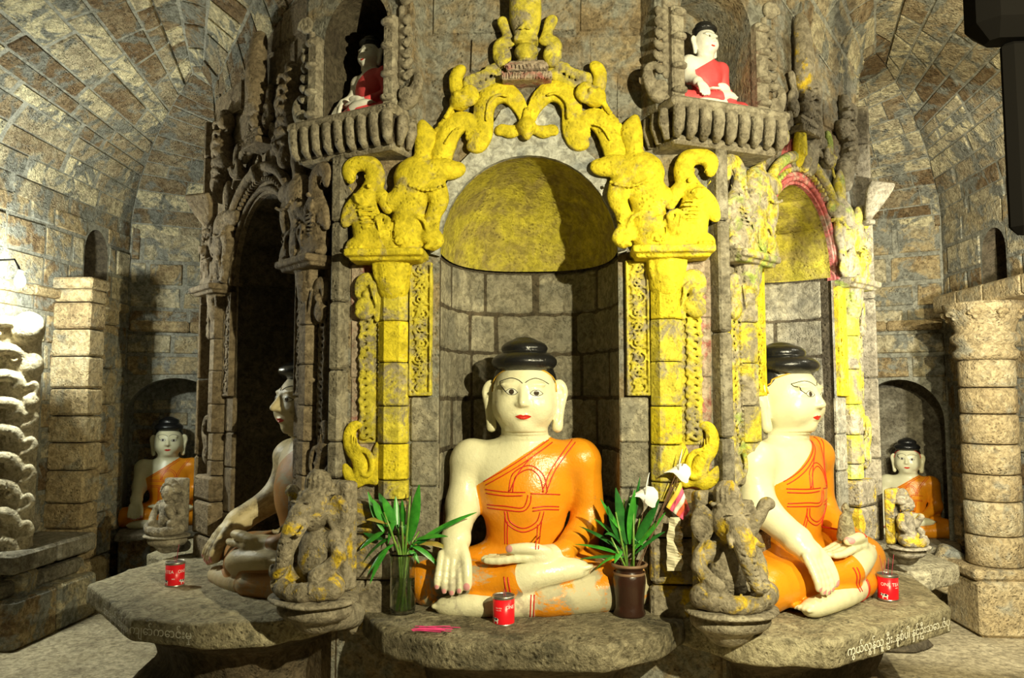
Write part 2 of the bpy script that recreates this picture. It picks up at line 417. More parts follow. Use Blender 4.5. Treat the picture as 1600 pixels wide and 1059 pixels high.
def low_worn(name, c, wc, z0, z1, at):
    m, t, b = nodes(name); o = local_co(t); sx = t.nodes.new('ShaderNodeSeparateXYZ'); t.links.new(o, sx.inputs[0])
    mr = t.nodes.new('ShaderNodeMapRange'); mr.inputs[1].default_value = z0; mr.inputs[2].default_value = z1; mr.inputs[3].default_value = 0; mr.inputs[4].default_value = .22
    t.links.new(sx.outputs[2], mr.inputs[0]); n = nz(t, o, 6, 6, .7, .5)
    col = mix(t, ramp(t, nz(t, o, 9, 5), BW(.3, .8)), c, tuple(x * .8 for x in c))
    f = ramp(t, mth(t, 'SUBTRACT', n, mr.outputs[0]), BW(*at))
    col = mix(t, f, col, mix(t, ramp(t, nz(t, o, 5, 4), BW(.4, .6)), wc[0], wc[1]))
    col = mix(t, mth(t, 'MULTIPLY', ramp(t, nz(t, o, 60, 4, .8, 1), BW(.64, .72)), .5), col, (.2, .17, .1))
    t.links.new(col, b.inputs['Base Color']); t.links.new(mth(t, 'MULTIPLY_ADD', f, .5), b.inputs['Roughness']); t.nodes[-1].inputs[2].default_value = .27
    bump(t, b, mth(t, 'ADD', nz(t, o, 30, 4), mth(t, 'MULTIPLY', nz(t, o, 110, 3), .4)), .4, .006); return m
M['robe_main'] = low_worn('orange enamel paint worn at the knees', (.82, .30, .012), ((.20, .18, .13), (.5, .45, .28)), .14, .30, (.46, .52))
M['skin_main'] = low_worn('ivory enamel paint worn at the feet', (.80, .76, .50), ((.34, .30, .2), (.5, .46, .32)), .08, .30, (.50, .60))
M['stone_body'] = stone('smooth grey statue stone', [(.32, .29, .22), (.42, .38, .30)], bstr=.2, co='local')
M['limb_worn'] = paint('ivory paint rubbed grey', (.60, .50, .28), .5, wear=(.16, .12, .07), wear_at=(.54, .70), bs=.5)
M['hair'] = paint('glossy black paint', (.012, .012, .012), .25, crack=False, bs=.5, spec=.5)
M['red'] = paint('red line paint', (.62, .03, .015), .4, crack=False)
M['line'] = paint('black line paint', (.01, .01, .008), .4, crack=False)
M['gold'] = paint('ochre line paint', (.62, .36, .03), .4, crack=False)
M['eye'] = paint('white eye paint', (.75, .74, .62), .3, crack=False)
M['iris'] = paint('brown iris paint', (.05, .035, .02), .3, crack=False)
M['nail'] = paint('pink nail paint', (.80, .36, .36), .4, crack=False)
M['pink_robe'] = paint('pink robe paint', (.80, .09, .10), .5, wear=(.8, .5, .42), wear_at=(.66, .74))
M['skin_white'] = paint('chalk white paint', (.84, .82, .72), .45)
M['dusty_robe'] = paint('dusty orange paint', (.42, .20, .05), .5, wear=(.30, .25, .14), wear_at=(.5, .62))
M['old_skin'] = paint('dusty ivory paint', (.45, .40, .24), .45)
M['old_robe'] = paint('faded brown orange robe', (.30, .13, .03), .5, wear=(.26, .22, .14), wear_at=(.5, .6))
def flat(name, c, rough=.5, metal=0, trans=0, em=None, spec=.4, ior=1.45):
    m, t, b = nodes(name); b.inputs['Base Color'].default_value = (*c, 1); b.inputs['Roughness'].default_value = rough
    b.inputs['Metallic'].default_value = metal; b.inputs['Transmission Weight'].default_value = trans; b.inputs['IOR'].default_value = ior
    b.inputs['Specular IOR Level'].default_value = spec
    if em: b.inputs['Emission Color'].default_value = (*em[0], 1); b.inputs['Emission Strength'].default_value = em[1]
    return m
M['tin_red'] = flat('red printed tin', (.78, .012, .02), .3); M['tin_metal'] = flat('tin rim metal', (.45, .42, .36), .35, .9)
M['white'] = flat('white print', (.85, .84, .8), .5); M['black'] = flat('black print', (.02, .02, .03), .5)
M['ash'] = flat('incense ash', (.10, .08, .07), .9); M['stick'] = flat('incense stick', (.40, .05, .08), .7)
M['pink_stick'] = flat('magenta incense stick', (.72, .06, .22), .7)
M['bamboo'] = flat('thin bamboo stick', (.16, .09, .05), .7)
M['chalk'] = flat('whitewash lettering', (.85, .83, .70), .9)
M['glass'] = flat('glass', (.95, .98, .93), .03, 0, 1.); M['water'] = flat('water', (.80, .85, .62), .02, 0, 1., ior=1.33)
M['bulb'] = flat('lamp glass', (1, 1, 1), .3, em=((.95, 1, .97), 60)); M['plastic'] = flat('white plastic', (.8, .8, .78), .4)
M['dark_metal'] = flat('dark lamp housing', (.004, .0035, .003), .9, spec=.05)  # near-black base keeps the top right silhouette dark under the key light
def leafm(name, a, b_):
    m, t, b = nodes(name); n = nz(t, local_co(t), 30, 3); t.links.new(ramp(t, n, [(.3, a), (.7, b_)]), b.inputs['Base Color'])
    b.inputs['Roughness'].default_value = .35; b.inputs['Subsurface Weight'].default_value = 0; return m
M['leaf'] = leafm('green leaf', (.02, .16, .015), (.06, .34, .03)); M['leaf_dark'] = leafm('dark green leaf', (.012, .08, .015), (.03, .18, .025))
M['leaf_dry'] = leafm('yellowing leaf', (.20, .20, .03), (.35, .22, .05)); M['stem'] = leafm('stem', (.08, .22, .03), (.22, .35, .06))
M['glaze'] = paint('brown glaze', (.035, .014, .008), .3, crack=False, spec=.5); M['glaze_rim'] = paint('worn glaze rim', (.22, .13, .07), .5, crack=False)
M['petal'] = flat('white paper flower', (.80, .80, .76), .6); M['paper'] = paint('yellowed paper', (.72, .66, .46), .8, crack=False)
M['flag_pink'] = flat('pink paper', (.85, .12, .22), .7); M['flag_red'] = flat('orange red paper', (.85, .16, .07), .7)
M['flag_yellow'] = flat('yellow paper', (.85, .58, .08), .7); M['flag_white'] = flat('white paper', (.82, .80, .66), .7)
# ------------------------------------------------------------ masonry helpers
def frame(ox, oy, rz):
    return Matrix.Translation((ox, oy, 0)) @ Matrix.Rotation(rz, 4, 'Z')
def block_mesh(surf, u0, u1, v0, v1, depth, nu, nv, seed, gap=.01, sink=.012, down=False):
    r = random.Random(seed); G = []
    us = [u0 + gap, u0 + gap + .012] + [u0 + (u1 - u0) * i / nu for i in range(1, nu)] + [u1 - gap - .012, u1 - gap]
    vs_ = [v0 + gap, v0 + gap + .012] + [v0 + (v1 - v0) * i / nv for i in range(1, nv)] + [v1 - gap - .012, v1 - gap]
    d0 = depth * r.uniform(.4, 1.5); tu, tv = r.uniform(-.5, .5) * depth, r.uniform(-.5, .5) * depth
    ju = [[r.uniform(-.5, .5) * gap for _ in range(len(us))] for _ in range(2)]; jv = [[r.uniform(-.5, .5) * gap for _ in range(len(vs_))] for _ in range(2)]
    m, n = len(us), len(vs_); e = 1e-3
    for j, v in enumerate(vs_):
        for i, u in enumerate(us):
            edge = i in (0, m - 1) or j in (0, n - 1)
            uu = u + (jv[0][j] if i < 2 else jv[1][j] if i >= m - 2 else 0); vv = v + (ju[0][i] if j < 2 else ju[1][i] if j >= n - 2 else 0)
            p = Vector(surf(uu, vv)); a = Vector(surf(uu + e, vv)) - p; b = Vector(surf(uu, vv + e)) - p
            nr = a.cross(b); nr = nr.normalized() if nr.length > 1e-12 else Vector((0, -1, 0))
            if down and nr.z > 0: nr = -nr
            d = -sink if edge else d0 + tu * (2 * i / (m - 1) - 1) + tv * (2 * j / (n - 1) - 1) + r.uniform(-.25, .25) * depth
            G.append(p + nr * d)
    F = [(j * m + i, j * m + i + 1, j * m + m + i + 1, j * m + m + i) for j in range(n - 1) for i in range(m - 1)]
    return G, F
BLK = [0]
def masonry(parent, surf, U, rows, ln, mat, depth=.012, skip=None, gap=.008, nu=1, nv=1, name='stone_block', jitter=.25, mtx=None, sink=.012, down=False):
    """courses of single stones over surf(u, v); rows are course heights in v, u in metres"""
    u0, u1 = U
    for ri in range(len(rows) - 1):
        v0, v1 = rows[ri], rows[ri + 1]; u = u0 - random.random() * ln * .8
        while u < u1 - 1e-4:
            L = ln * random.uniform(1 - jitter, 1 + jitter * 1.3); a, b = max(u, u0), min(u + L, u1); u += L
            if u1 - u < ln * .35: b = u1; u = u1
            if b - a < .05: continue
            if skip:
                pcs = skip(a, b, v0, v1)
            else: pcs = [(a, b)]
            for a_, b_ in pcs:
                if b_ - a_ < .045: continue
                BLK[0] += 1; V, F = block_mesh(surf, a_, b_, v0, v1, depth, nu, nv, BLK[0], gap, sink, down)
                obj(name, (V, F), mat, parent, False)
def hole_skip(holes):
    """holes: list of (u centre, half width, z0, z spring, rise)"""
    def f(a, b, v0, v1):
        segs = [(a, b)]; vm = (v0 + v1) / 2
        for uc, hw, z0, zs, rise in holes:
            if v1 < z0 + .02 or v0 > zs + rise - .02: continue
            q = hw if v0 < zs else hw * sqrt(max(0, 1 - ((v0 - zs) / rise) ** 2))
            q += .005; out = []
            for x, y in segs:
                if y <= uc - q or x >= uc + q: out.append((x, y)); continue
                if x < uc - q: out.append((x, uc - q))
                if y > uc + q: out.append((uc + q, y))
            segs = out
        return segs
    return f
def arch_pts(uc, hw, z0, zs, rise, n=16, pw=1.):
    P = [(uc - hw, z0)]
    for i in range(n + 1):
        a = pi * i / n; P.append((uc - hw * cos(a), zs + rise * sin(a) ** pw))
    P.append((uc + hw, z0)); return P
def pierced(name, U, Z, holes, mat, parent=None, mtx=None, y=0.):
    outer = [Vector((U[0], y, Z[0])), Vector((U[1], y, Z[0])), Vector((U[1], y, Z[1])), Vector((U[0], y, Z[1]))]
    polys = [outer] + [[Vector((a, y, b)) for a, b in reversed(arch_pts(*h))] for h in holes]
    # tessellate in a plane with z up
    pl = [[Vector((p.x, p.z, 0)) for p in q] for q in polys]
    T = tessellate_polygon(pl); V = [p for q in polys for p in q]
    F = []
    for a, b, c in T:
        n = (V[b] - V[a]).cross(V[c] - V[a]); F.append((a, b, c) if n.y < 0 else (a, c, b))
    o = obj(name, (V, F), mat, parent); 
    if mtx is not None: o.matrix_world = mtx
    return o
def recess(name, hole, depth, mat, parent, n=16, cap=True):
    P = arch_pts(*hole, n=n) ; mb = MB(); m = len(P)
    V = [(a, 0, b) for a, b in P] + [(a, depth, b) for a, b in P]
    F = [(i, i + 1, m + i + 1, m + i) for i in range(m - 1)] + [(m - 1, 0, m, 2 * m - 1)]
    if cap: F.append(tuple(range(m, 2 * m)))
    mb.add(V, F); return mb.build(name, mat, parent)
WEST, EAST, NORTH_Y = -3.05, 2.74, 2.4
A25 = radians(25)
floor_mb = MB().add([(-3.6, -3.7, 0), (3.6, -3.7, 0), (3.6, 4.4, 0), (-3.6, 4.4, 0)], [(0, 1, 2, 3)])
fl = tag(floor_mb.build('floor', M['floor']), kind='structure')
def wall(name, ox, oy, rz, U, Z, holes, mat='mortar'):
    o = pierced(name, U, Z, holes, M[mat], None); o.matrix_world = frame(ox, oy, rz); return tag(o, kind='structure')
def zrows(z0, z1, h):
    out = [z0]
    while out[-1] < z1 - h * .6: out.append(min(out[-1] + h * random.uniform(.85, 1.2), z1))
    out[-1] = z1; return out
plane = lambda u, v: (u, 0, v)
TOP = 2.5
# west wall (u = y - 2.4)
wh = [(-1.2, .30, .50, 1.45, .3), (-.40, .13, 1.99, 2.28, .17)]
ww = wall('wall_west', WEST, NORTH_Y, pi / 2, (-6.1, 0), (0, TOP), wh)
masonry(ww, plane, (-3.2, 0), zrows(0, 1.98, .19) , .38, M['wall_stone'], .009, hole_skip(wh), jitter=.4, gap=.005)
masonry(ww, plane, (-3.2, 0), zrows(1.98, TOP, .17), .36, M['wall_stone'], .008, hole_skip(wh), jitter=.4, gap=.005)
for h, d in zip(wh, (.5, .4)): recess('niche_recess', h, d, M['dark_stone'] if d == .4 else M['grey_stone'], ww)
# north-west wall
nh = [(.34, .33, .37, 1.16, .29)]
nw = wall('wall_north_west', WEST, NORTH_Y, A25, (0, 2.2), (0, TOP + .1), nh)
masonry(nw, plane, (0, 1.5), [0, .19, .37, .55, .74, .93, 1.12, 1.3, 1.46, 1.62, 1.78, 1.96, 2.13, 2.31, TOP + .1], .33, M['wall_stone'], .014, hole_skip(nh))
recess('niche_recess', nh[0], .34, M['mortar'], nw)
masonry(nw, lambda u, v: (u, .34, v), (.02, .66), zrows(.39, 1.3, .14), .22, M['wall_stone'], .010)
# north-east wall, origin at its left end
L2 = 2.2; ox, oy = EAST - L2 * cos(A25), NORTH_Y + L2 * sin(A25)
eh = [(L2 - .30, .27, .35, 1.14, .29)]
ne = wall('wall_north_east', ox, oy, -A25, (0, L2), (0, TOP + .1), eh)
masonry(ne, plane, (.7, L2), [0, .18, .35, .53, .72, .9, 1.08, 1.26, 1.43, 1.6, 1.76, 1.93, 2.1, 2.3, TOP + .1], .34, M['wall_stone'], .014, hole_skip(eh))
recess('niche_recess', eh[0], .36, M['grey_stone'], ne)
wn = wall('wall_north', -1.1, 3.33, 0, (0, 2.0), (0, 2.6), [])
# east wall (u = 2.4 - y)
eah = [(.62, .13, 1.95, 2.18, .15)]
ea = wall('wall_east', EAST, NORTH_Y, -pi / 2, (0, 6.1), (0, TOP), eah)
masonry(ea, plane, (0, 3.2), zrows(0, 1.95, .19), .38, M['wall_stone'], .009, hole_skip(eah), jitter=.4, gap=.005)
masonry(ea, plane, (0, 3.2), zrows(1.95, TOP, .17), .36, M['wall_stone'], .009, hole_skip(eah), jitter=.4, gap=.005)
recess('niche_recess', eah[0], .35, M['dark_stone'], ea)
so = wall('wall_south', EAST + .0, -3.7, pi, (0, EAST - WEST), (0, 3.6), [], 'dark_stone')
# ------------------------------------------------------------ vault over the passage
CORE = [(-.0, -.0, 3.35), (-.75, .0, 3.3), (-1.76, 1.0, 2.80), (-1.76, 1.9, 2.8), (-.9, 2.4, 2.8)]
C2R = 1.665
def ring(side, outer, crown):
    s = 1 if side < 0 else -1
    return [((s * c[0] if s > 0 or abs(c[0]) < 1.7 else C2R), c[1], c[2]) for c in CORE], outer, crown
lo_ = ring(-1, [(-.2, -3.7), (WEST, -3.2), (WEST, NORTH_Y), (-1.75, 3.006), (-1.1, 3.33)], [3.75, 3.6, 3.25, 3.1, 3.0])
ro_ = ring(1, [(-.2, -3.7), (EAST, -3.2), (EAST, NORTH_Y), (1.45, 3.0), (.9, 3.33)], [3.75, 3.6, 3.25, 3.1, 3.0])
def vault_surf(rg, i, flip):
    c, o, cr = rg
    def S(s, t):
        s = 1 - s if flip else s
        cx, cyy, cz = [c[i][k] + (c[i + 1][k] - c[i][k]) * s for k in range(3)]
        ox_, oy_ = [o[i][k] + (o[i + 1][k] - o[i][k]) * s for k in range(2)]; zc = cr[i] + (cr[i + 1] - cr[i]) * s
        T1 = .70
        if t < .75:
            ph = t / .75 * radians(72); h = T1 * (1 - cos(ph)) / (1 - cos(radians(72))); z = TOP - .02 + (zc - TOP) * sin(ph) / sin(radians(72))
        else:
            q = (t - .75) / .25; h = T1 + (1 - T1) * sin(q * pi / 2); z = zc - (zc - cz) * (1 - cos(q * pi / 2)) ** 1.0
        return (ox_ + (cx - ox_) * h, oy_ + (cyy - oy_) * h, z)
    return S
ceil = empty('ceiling'); tag(ceil, kind='structure')
def jrows(k, n):
    h = [random.uniform(.6, 1.4) for _ in range(n)]; t = sum(h); c = 0; out = [0]
    for x in h: c += x; out.append(k * c / t)
    return out
def vault_seg(rg, i, flip, nrow, nlen, build=True, rg_s=(0, 1)):
    S = vault_surf(rg, i, flip); N, K = 12, 28
    V = [S(a / N, b / K) for b in range(K + 1) for a in range(N + 1)]
    F = [(b * (N + 1) + a, b * (N + 1) + a + 1, (b + 1) * (N + 1) + a + 1, (b + 1) * (N + 1) + a) for b in range(K) for a in range(N)]
    seg = obj('vault_shell', (V, F), M['mortar'], ceil)
    if build:
        k = 4.0   # u in pseudo metres
        masonry(seg, lambda u, v: S(min(max(u / k, 0), 1), min(max(v / k, 0), .9999)), (rg_s[0] * k, rg_s[1] * k), jrows(k, nrow), k / nlen, M['vault_stone'], .006, gap=.006, nu=2, nv=1, sink=.010, jitter=.45, down=True)
vault_seg(lo_, 0, True, 16, 8, False); vault_seg(ro_, 0, False, 16, 8, False)
vault_seg(lo_, 1, True, 15, 11, True, (.0, .72)); vault_seg(ro_, 1, False, 15, 11, True, (.28, 1))
vault_seg(lo_, 2, True, 15, 3.6); vault_seg(ro_, 2, False, 15, 3.6)
vault_seg(lo_, 3, True, 12, 3, False); vault_seg(ro_, 3, False, 12, 3, False)
# ------------------------------------------------------------ piers, ledges and columns of the outer wall
pl = empty('wall_pier', (-2.925, 1.66, 0)); tag(pl, 'square stone pier of rough ochre blocks lit on the left wall', 'pier')
z = .30
for i, h in enumerate((.20, .155, .20, .17, .165, .17, .20, .17, .17, .17)):
    if z > 1.97: break
    h = min(h, 1.985 - z); m = MB(); m.box((0 + random.uniform(-.006, .006), 0, z + h / 2), (.125, .085, h / 2 - .004), random.uniform(-.02, .02), .012); m.build('stone_block', M['pier_stone'], pl); z += h
MB().box((-.01, -.02, .15), (.185, .15, .15), .03, .02).build('plinth_block', M['pier_stone'], pl)
MB().box((0, 0, 2.02), (.135, .10, .035), 0, .012).build('cap_stone', M['pier_stone'], pl)
# thin half shaft beside the pier
sh = empty('wall_shaft', (-2.99, 1.98, 0)); tag(sh, 'plain half shaft of dim stone between the lit pier and the far left wall niche', 'pier'); z = .0
while z < 1.95:
    h = random.uniform(.2, .3); h = min(h, 1.98 - z) ; MB().box((0, 0, z + h / 2), (.09, .08, h / 2 - .003), 0, .012).build('stone_block', M['wall_stone'], sh); z += h
# bench with the grey statue, left
bl = empty('wall_bench', (-2.98, 1.2, 0)); tag(bl, 'stepped stone bench below the niche at the far left', 'bench')
for k, (dx, zz, hx, hh) in enumerate(((.0, .13, .30, .13), (-.02, .30, .24, .045), (.02, .44, .27, .055))):
    for j in range(2): MB().box((dx, -.17 + .36 * j, zz), (hx, .172, hh - .003), 0, .015).build('bench_stone', M['grey_stone'] if k else M['wall_stone'], bl)
def cornice(name, ox, oy, rz, U, z, label, proud=.07, hh=.045):
    c = empty(name, (ox, oy, 0), rz); tag(c, label, 'cornice'); u = U[0]
    while u < U[1] - .05:
        L = min(random.uniform(.28, .42), U[1] - u); MB().box((u + L / 2, -proud / 2 + .02, z + random.uniform(-.004, .004)), (L / 2 - .003, proud / 2 + .02, hh), 0, .012).build('cornice_stone', M['pier_stone'], c); u += L
cornice('wall_cornice', WEST, NORTH_Y, pi / 2, (-2.9, -.05), 1.945, 'thin ledge of stones along the left wall under the dark slot window', .05, .03)
cornice('wall_cornice', WEST, NORTH_Y, A25, (.02, 1.5), 1.83, 'course of long flat stones above the arched niche far left', .05, .04)
cornice('wall_cornice', ox, oy, -A25, (.9, L2 - .02), 1.80, 'course of long flat stones above the arched niche far right', .05, .035)
cornice('wall_cornice', EAST, NORTH_Y, -pi / 2, (.25, 3.0), 1.90, 'heavy ledge of tan stones over the round column on the right wall', .20, .055)
# round column right
cr_ = empty('wall_column', (2.58, 1.62, 0)); tag(cr_, 'round pale stone column with a carved leaf capital on the right wall', 'column'); z = .36
while z < 1.5:
    h = min(random.choice((.15, .17, .19)), 1.52 - z); h = h if 1.52 - z - h > .06 else 1.52 - z
    MB().lathe([(.135, z + .003), (.147, z + .012), (.147, z + h - .012), (.135, z + h - .003)], 20).build('drum_stone', M['pier_stone'], cr_, True); z += h
MB().lathe([(.15, 1.52), (.17, 1.54), (.17, 1.565), (.15, 1.585), (.145, 1.60), (.175, 1.625), (.18, 1.655), (.15, 1.68), (.16, 1.72), (.20, 1.80), (.215, 1.845)], 28).build('capital', M['pier_stone'], cr_, True)
lf = SD(); lf.k = .006
for i in range(5):
    a = -.9 + i * .45; lf.path([(0, 0, 0, .012), (.032 * sin(a), -.022, .032 * cos(a), .012)], n=1)
lf.el((0, -.012, -.012), (.016, .016, .014))
lme = polygonise(lf, .005)
for i in range(9):
    a = 2 * pi * i / 9; o = obj('capital_leaf', lme, M['pier_stone'], cr_, True) if i == 0 else obj('capital_leaf', leaf0, M['pier_stone'], cr_)
    if i == 0: leaf0 = o.data
    o.location = (.178 * sin(a), -.178 * cos(a), 1.775); o.rotation_euler = (.5, 0, a)
MB().box((.03, .0, .15), (.22, .19, .15), 0, .02).build('plinth_block', M['pier_stone'], cr_)
MB().box((.0, .0, .33), (.20, .17, .03), 0, .015).build('base_slab', M['pier_stone'], cr_)
for (wx, wy, rz, W, z0, nm, lb) in ((WEST + .34 * cos(A25) + .05, NORTH_Y + .34 * sin(A25) - .10, A25, .34, .37, 'niche_sill', 'inscribed dark stone sill below the far left niche statue'),
                                   (EAST - .30 * cos(A25) - .04, NORTH_Y + .30 * sin(A25) - .09, -A25, .33, .35, 'niche_sill', 'inscribed dark stone sill below the far right niche statue')):
    e = empty(nm, (wx, wy, 0), rz); tag(e, lb, 'ledge')
    MB().box((0, .06, z0 - .02), (W, .30, .02), 0, .008).build('sill_slab', M['grey_stone'], e)
    MB().box((0, .10, z0 / 2 - .02), (W - .02, .26, z0 / 2 - .021), 0, .01).build('sill_base', M['wall_stone'], e)
# rubble footing right
rb = empty('footing', (2.50, 2.0, 0)); tag(rb, 'rough rubble footing at the base of the right wall beside the column', 'stones')
for i in range(22):
    s = SD(); a = random.uniform(.05, .09); s.bx((0, 0, 0), (a * 1.4, a, a * .8), .03)
    if i < 4:
        me = mesh_np('rubble_stone', *polygonise(s, .018, (.014, 16. + i))); shade(me); me.materials.append(M['wall_stone']); RUB = (RUB if i else []) + [me]
    o = obj('rubble_stone', RUB[i % 4], M['wall_stone'], rb); o.location = (random.uniform(-.12, .10), random.uniform(-.16, .22), .06 + .11 * (i % 3)); o.rotation_euler = (random.uniform(0, 6), random.uniform(0, 6), random.uniform(0, 6))
# ------------------------------------------------------------ carved stonework traced in image pixels on the front plane
def P(x, y, d, r, k=.0025):       # image pixel -> (u, depth, z, radius)
    a = E(x, y); return (a[0], -d, a[1], r * k)
def poly_line(sd, pts, d, k=None, n=4, sc=(1, .7, 1)):
    return sd.path([P(p[0], p[1], (p[3] if len(p) > 3 else d), p[2]) for p in pts], k, n, 1, sc)
ORN = {}
def orn(name, vox=.006, noise=(.0015, 30.)):
    s = SD(); s.k = .012; ORN[name] = [s, vox, noise]; return s
# diving lion-like beast, tail up
s = orn('lion_carving')
s.el(P(654, 281, .04, 1)[:3], (.092, .055, .082)); poly_line(s, [(652, 292, 29), (645, 325, 21), (642, 352, 22), (640, 380, 27)], .04, .02)
poly_line(s, [(664, 262, 12), (664, 240, 11), (668, 220, 15), (664, 205, 8), (662, 198, 3)], .04)
poly_line(s, [(676, 276, 18), (696, 270, 15), (712, 272, 10), (722, 270, 7)], .05); poly_line(s, [(684, 300, 17), (690, 322, 12), (680, 345, 10), (678, 366, 9), (672, 376, 8)], .06)
poly_line(s, [(640, 300, 16), (625, 318, 14), (610, 322, 11)], .055); poly_line(s, [(672, 376, 8), (684, 372, 6), (690, 382, 6), (680, 390, 7)], .07)
for i in range(9): s.el(P(648 + 6.5 * i, 300 + 7 * sin(i / 8 * pi), .098, 1)[:3], .008, k=.004)
for i in range(7): poly_line(s, [(626 - i * .6, 352 + i * 5.2, 2.6), (636, 355 + i * 5.2, 2.6)], .09, .004, 1)
poly_line(s, [(655, 345, 3), (668, 352, 3), (676, 372, 3)], .085, .004)
for i in range(4): s.el(P(672 + i * 6, 392 - (i % 2) * 3, .08, 1)[:3], (.010, .014, .010), k=.006)
for i in range(12):
    t = i / 11; poly_line(s, [(628 + 14 * t - 3, 300 + 84 * t, 1.6), (640 + 6 * t, 304 + 84 * t, 1.8), (650 + 8 * t, 300 + 84 * t, 1.6)], .088 - .01 * t, .002, 1)
for i in range(4): poly_line(s, [(657 + 4 * i, 258, 1.5), (660 + 3 * i, 235, 1.5), (664 + 2 * i, 212, 1.5)], .062, .002, 1)
for i in range(5): poly_line(s, [(676 + i * 3, 312 + i * 11, 2), (688 - i, 316 + i * 11, 2)], .085, .002, 1)
for cx_, cy_0, r0 in ((632, 384, 9),):
    a0 = E(cx_, cy_0); r0 *= .0025; s.path([(a0[0] + r0 * (1 - t / 10) * cos(t), -.096, a0[1] + r0 * (1 - t / 10) * sin(t), .0045) for t in np.linspace(0, 9, 20)], .002, 1)
# sea monster with curled trunk
s = orn('monster_carving')
poly_line(s, [(553, 286, 6), (551, 272, 8), (560, 262, 9), (574, 260, 10), (587, 266, 11), (592, 282, 12), (588, 298, 13), (580, 312, 15)], .05)
s.el(P(573, 320, .05, 1)[:3], (.048, .048, .042), k=.015); poly_line(s, [(576, 334, 17), (578, 352, 18), (582, 376, 22)], .04, .02); s.el(P(602, 370, .045, 1)[:3], (.055, .052, .052), k=.02)
poly_line(s, [(562, 322, 9), (552, 334, 8), (547, 348, 6), (545, 356, 3)], .055); poly_line(s, [(560, 338, 5), (556, 346, 4)], .07)
poly_line(s, [(590, 385, 13), (572, 386, 11), (556, 390, 9)], .06); poly_line(s, [(620, 388, 14), (600, 391, 12)], .065)
for i in range(4): s.el(P(551 + i * 6.5, 394, .082, 1)[:3], (.009, .016, .010), k=.005)
for i in range(6): poly_line(s, [(568 + i * 1.5, 332 + i * 6, 2.4), (592 + i, 330 + i * 6, 2.4)], .088, .004, 1)
for i in range(5): poly_line(s, [(563 + 3 * i, 313, 2), (566 + 3 * i, 325, 2)], .098, .003, 1)
poly_line(s, [(598, 306, 7), (606, 318, 9), (612, 334, 6)], .06); s.el(P(585, 300, .09, 1)[:3], (.012, .01, .012), k=.004)
poly_line(s, [(596, 352, 3), (604, 345, 3), (616, 352, 3), (612, 364, 2.5)], .095, .004)
for i in range(7): s.el(P(596 + 4 * cos(i), 268 + i * 5, .066, 1)[:3], .007, k=.003)
for i in range(6): poly_line(s, [(553 + i * 5.5, 300 - 36 * sin(i / 5 * pi) - (i > 3) * 0, 1.4), (558 + i * 5, 306 - 32 * sin(i / 5 * pi), 1.4)], .068, .002, 1)
for i in range(8): poly_line(s, [(596 + i * 4, 348 + i * 1.0, 1.6), (600 + i * 4, 362, 1.8), (598 + i * 4, 380, 1.6)], .100 - .003 * i, .002, 1)
a0 = E(574, 322); s.path([(a0[0] + .026 * (1 - t / 11) * cos(t), -.098, a0[1] + .024 * (1 - t / 11) * sin(t), .0045) for t in np.linspace(0, 9, 20)], .002, 1)
# cusped scroll over the arch, left half
s = orn('arch_scroll', .005); s.k = .007
A1 = [(688, 272, 14), (692, 248, 16), (699, 224, 17), (711, 203, 17), (726, 194, 15), (739, 198, 12), (741, 210, 9), (734, 219, 6)]
A2 = [(738, 232, 8), (748, 231, 12), (756, 218, 13), (757, 198, 14), (757, 178, 15), (764, 160, 15), (779, 150, 15), (796, 151, 14), (807, 163, 12), (816, 178, 9), (822, 194, 7)]
poly_line(s, A1, .03); poly_line(s, A2, .03)
for A_ in (A1, A2):
    for sg in (-1, 1):
        R_ = []
        for i in range(len(A_)):
            a = np.array(A_[max(i - 1, 0)][:2], float); b = np.array(A_[min(i + 1, len(A_) - 1)][:2], float); d = (b - a) / np.linalg.norm(b - a)
            R_.append((A_[i][0] + sg * d[1] * A_[i][2] * .86, A_[i][1] - sg * d[0] * A_[i][2] * .86, 2.4))
        poly_line(s, R_, .042, .004)
poly_line(s, [(700, 232, 2), (712, 214, 2), (724, 208, 2)], .068, .003); poly_line(s, [(763, 196, 2), (766, 172, 2), (780, 158, 2), (794, 160, 2)], .066, .003)
for i in range(8): s.el(P(680 + i * 5.5, 214 - i * 7 + 1.2 * (i % 2), .035, 1)[:3], (.013, .014, .013), k=.004)
# small snarling head at the shoulder of the arch
s = orn('shoulder_head')
s.el(P(722, 165, .05, 1)[:3], (.045, .045, .04)); poly_line(s, [(716, 150, 9), (714, 134, 8), (718, 122, 7), (724, 116, 4)], .05); poly_line(s, [(722, 118, 5), (714, 124, 4), (712, 132, 3)], .05)
poly_line(s, [(736, 170, 6), (744, 160, 5), (738, 150, 4), (730, 154, 3)], .07); s.el(P(717, 160, .088, 1)[:3], .011, k=.004); s.el(P(729, 160, .088, 1)[:3], .011, k=.004)
for i in range(5): poly_line(s, [(700 + i * 3, 190 - i * 6, 4), (706 + i * 3, 184 - i * 6, 3)], .055, .004, 1)
s = orn('shell_swag')
for i in range(6): 
    x, y = 733 + i * 8.2, 137 - 3.2 * i - (i > 3) * 4
    poly_line(s, [(x - 3, y + 4, 4), (x - 1, y - 5, 4.5), (x + 5, y - 5, 4), (x + 6, y + 1, 3)], .05, .004)
poly_line(s, [(734, 146, 4), (756, 143, 5), (778, 130, 6), (792, 118, 5)], .035)
s = orn('side_scroll')
poly_line(s, [(792, 108, 6), (783, 104, 6), (780, 92, 6), (782, 80, 6), (790, 74, 6), (800, 74, 6)], .05); poly_line(s, [(786, 108, 7), (792, 98, 6), (790, 90, 4), (786, 92, 3)], .06)
poly_line(s, [(798, 70, 5), (793, 58, 6), (789, 46, 6), (786, 42, 5)], .045)
s = orn('lotus_base', .005)
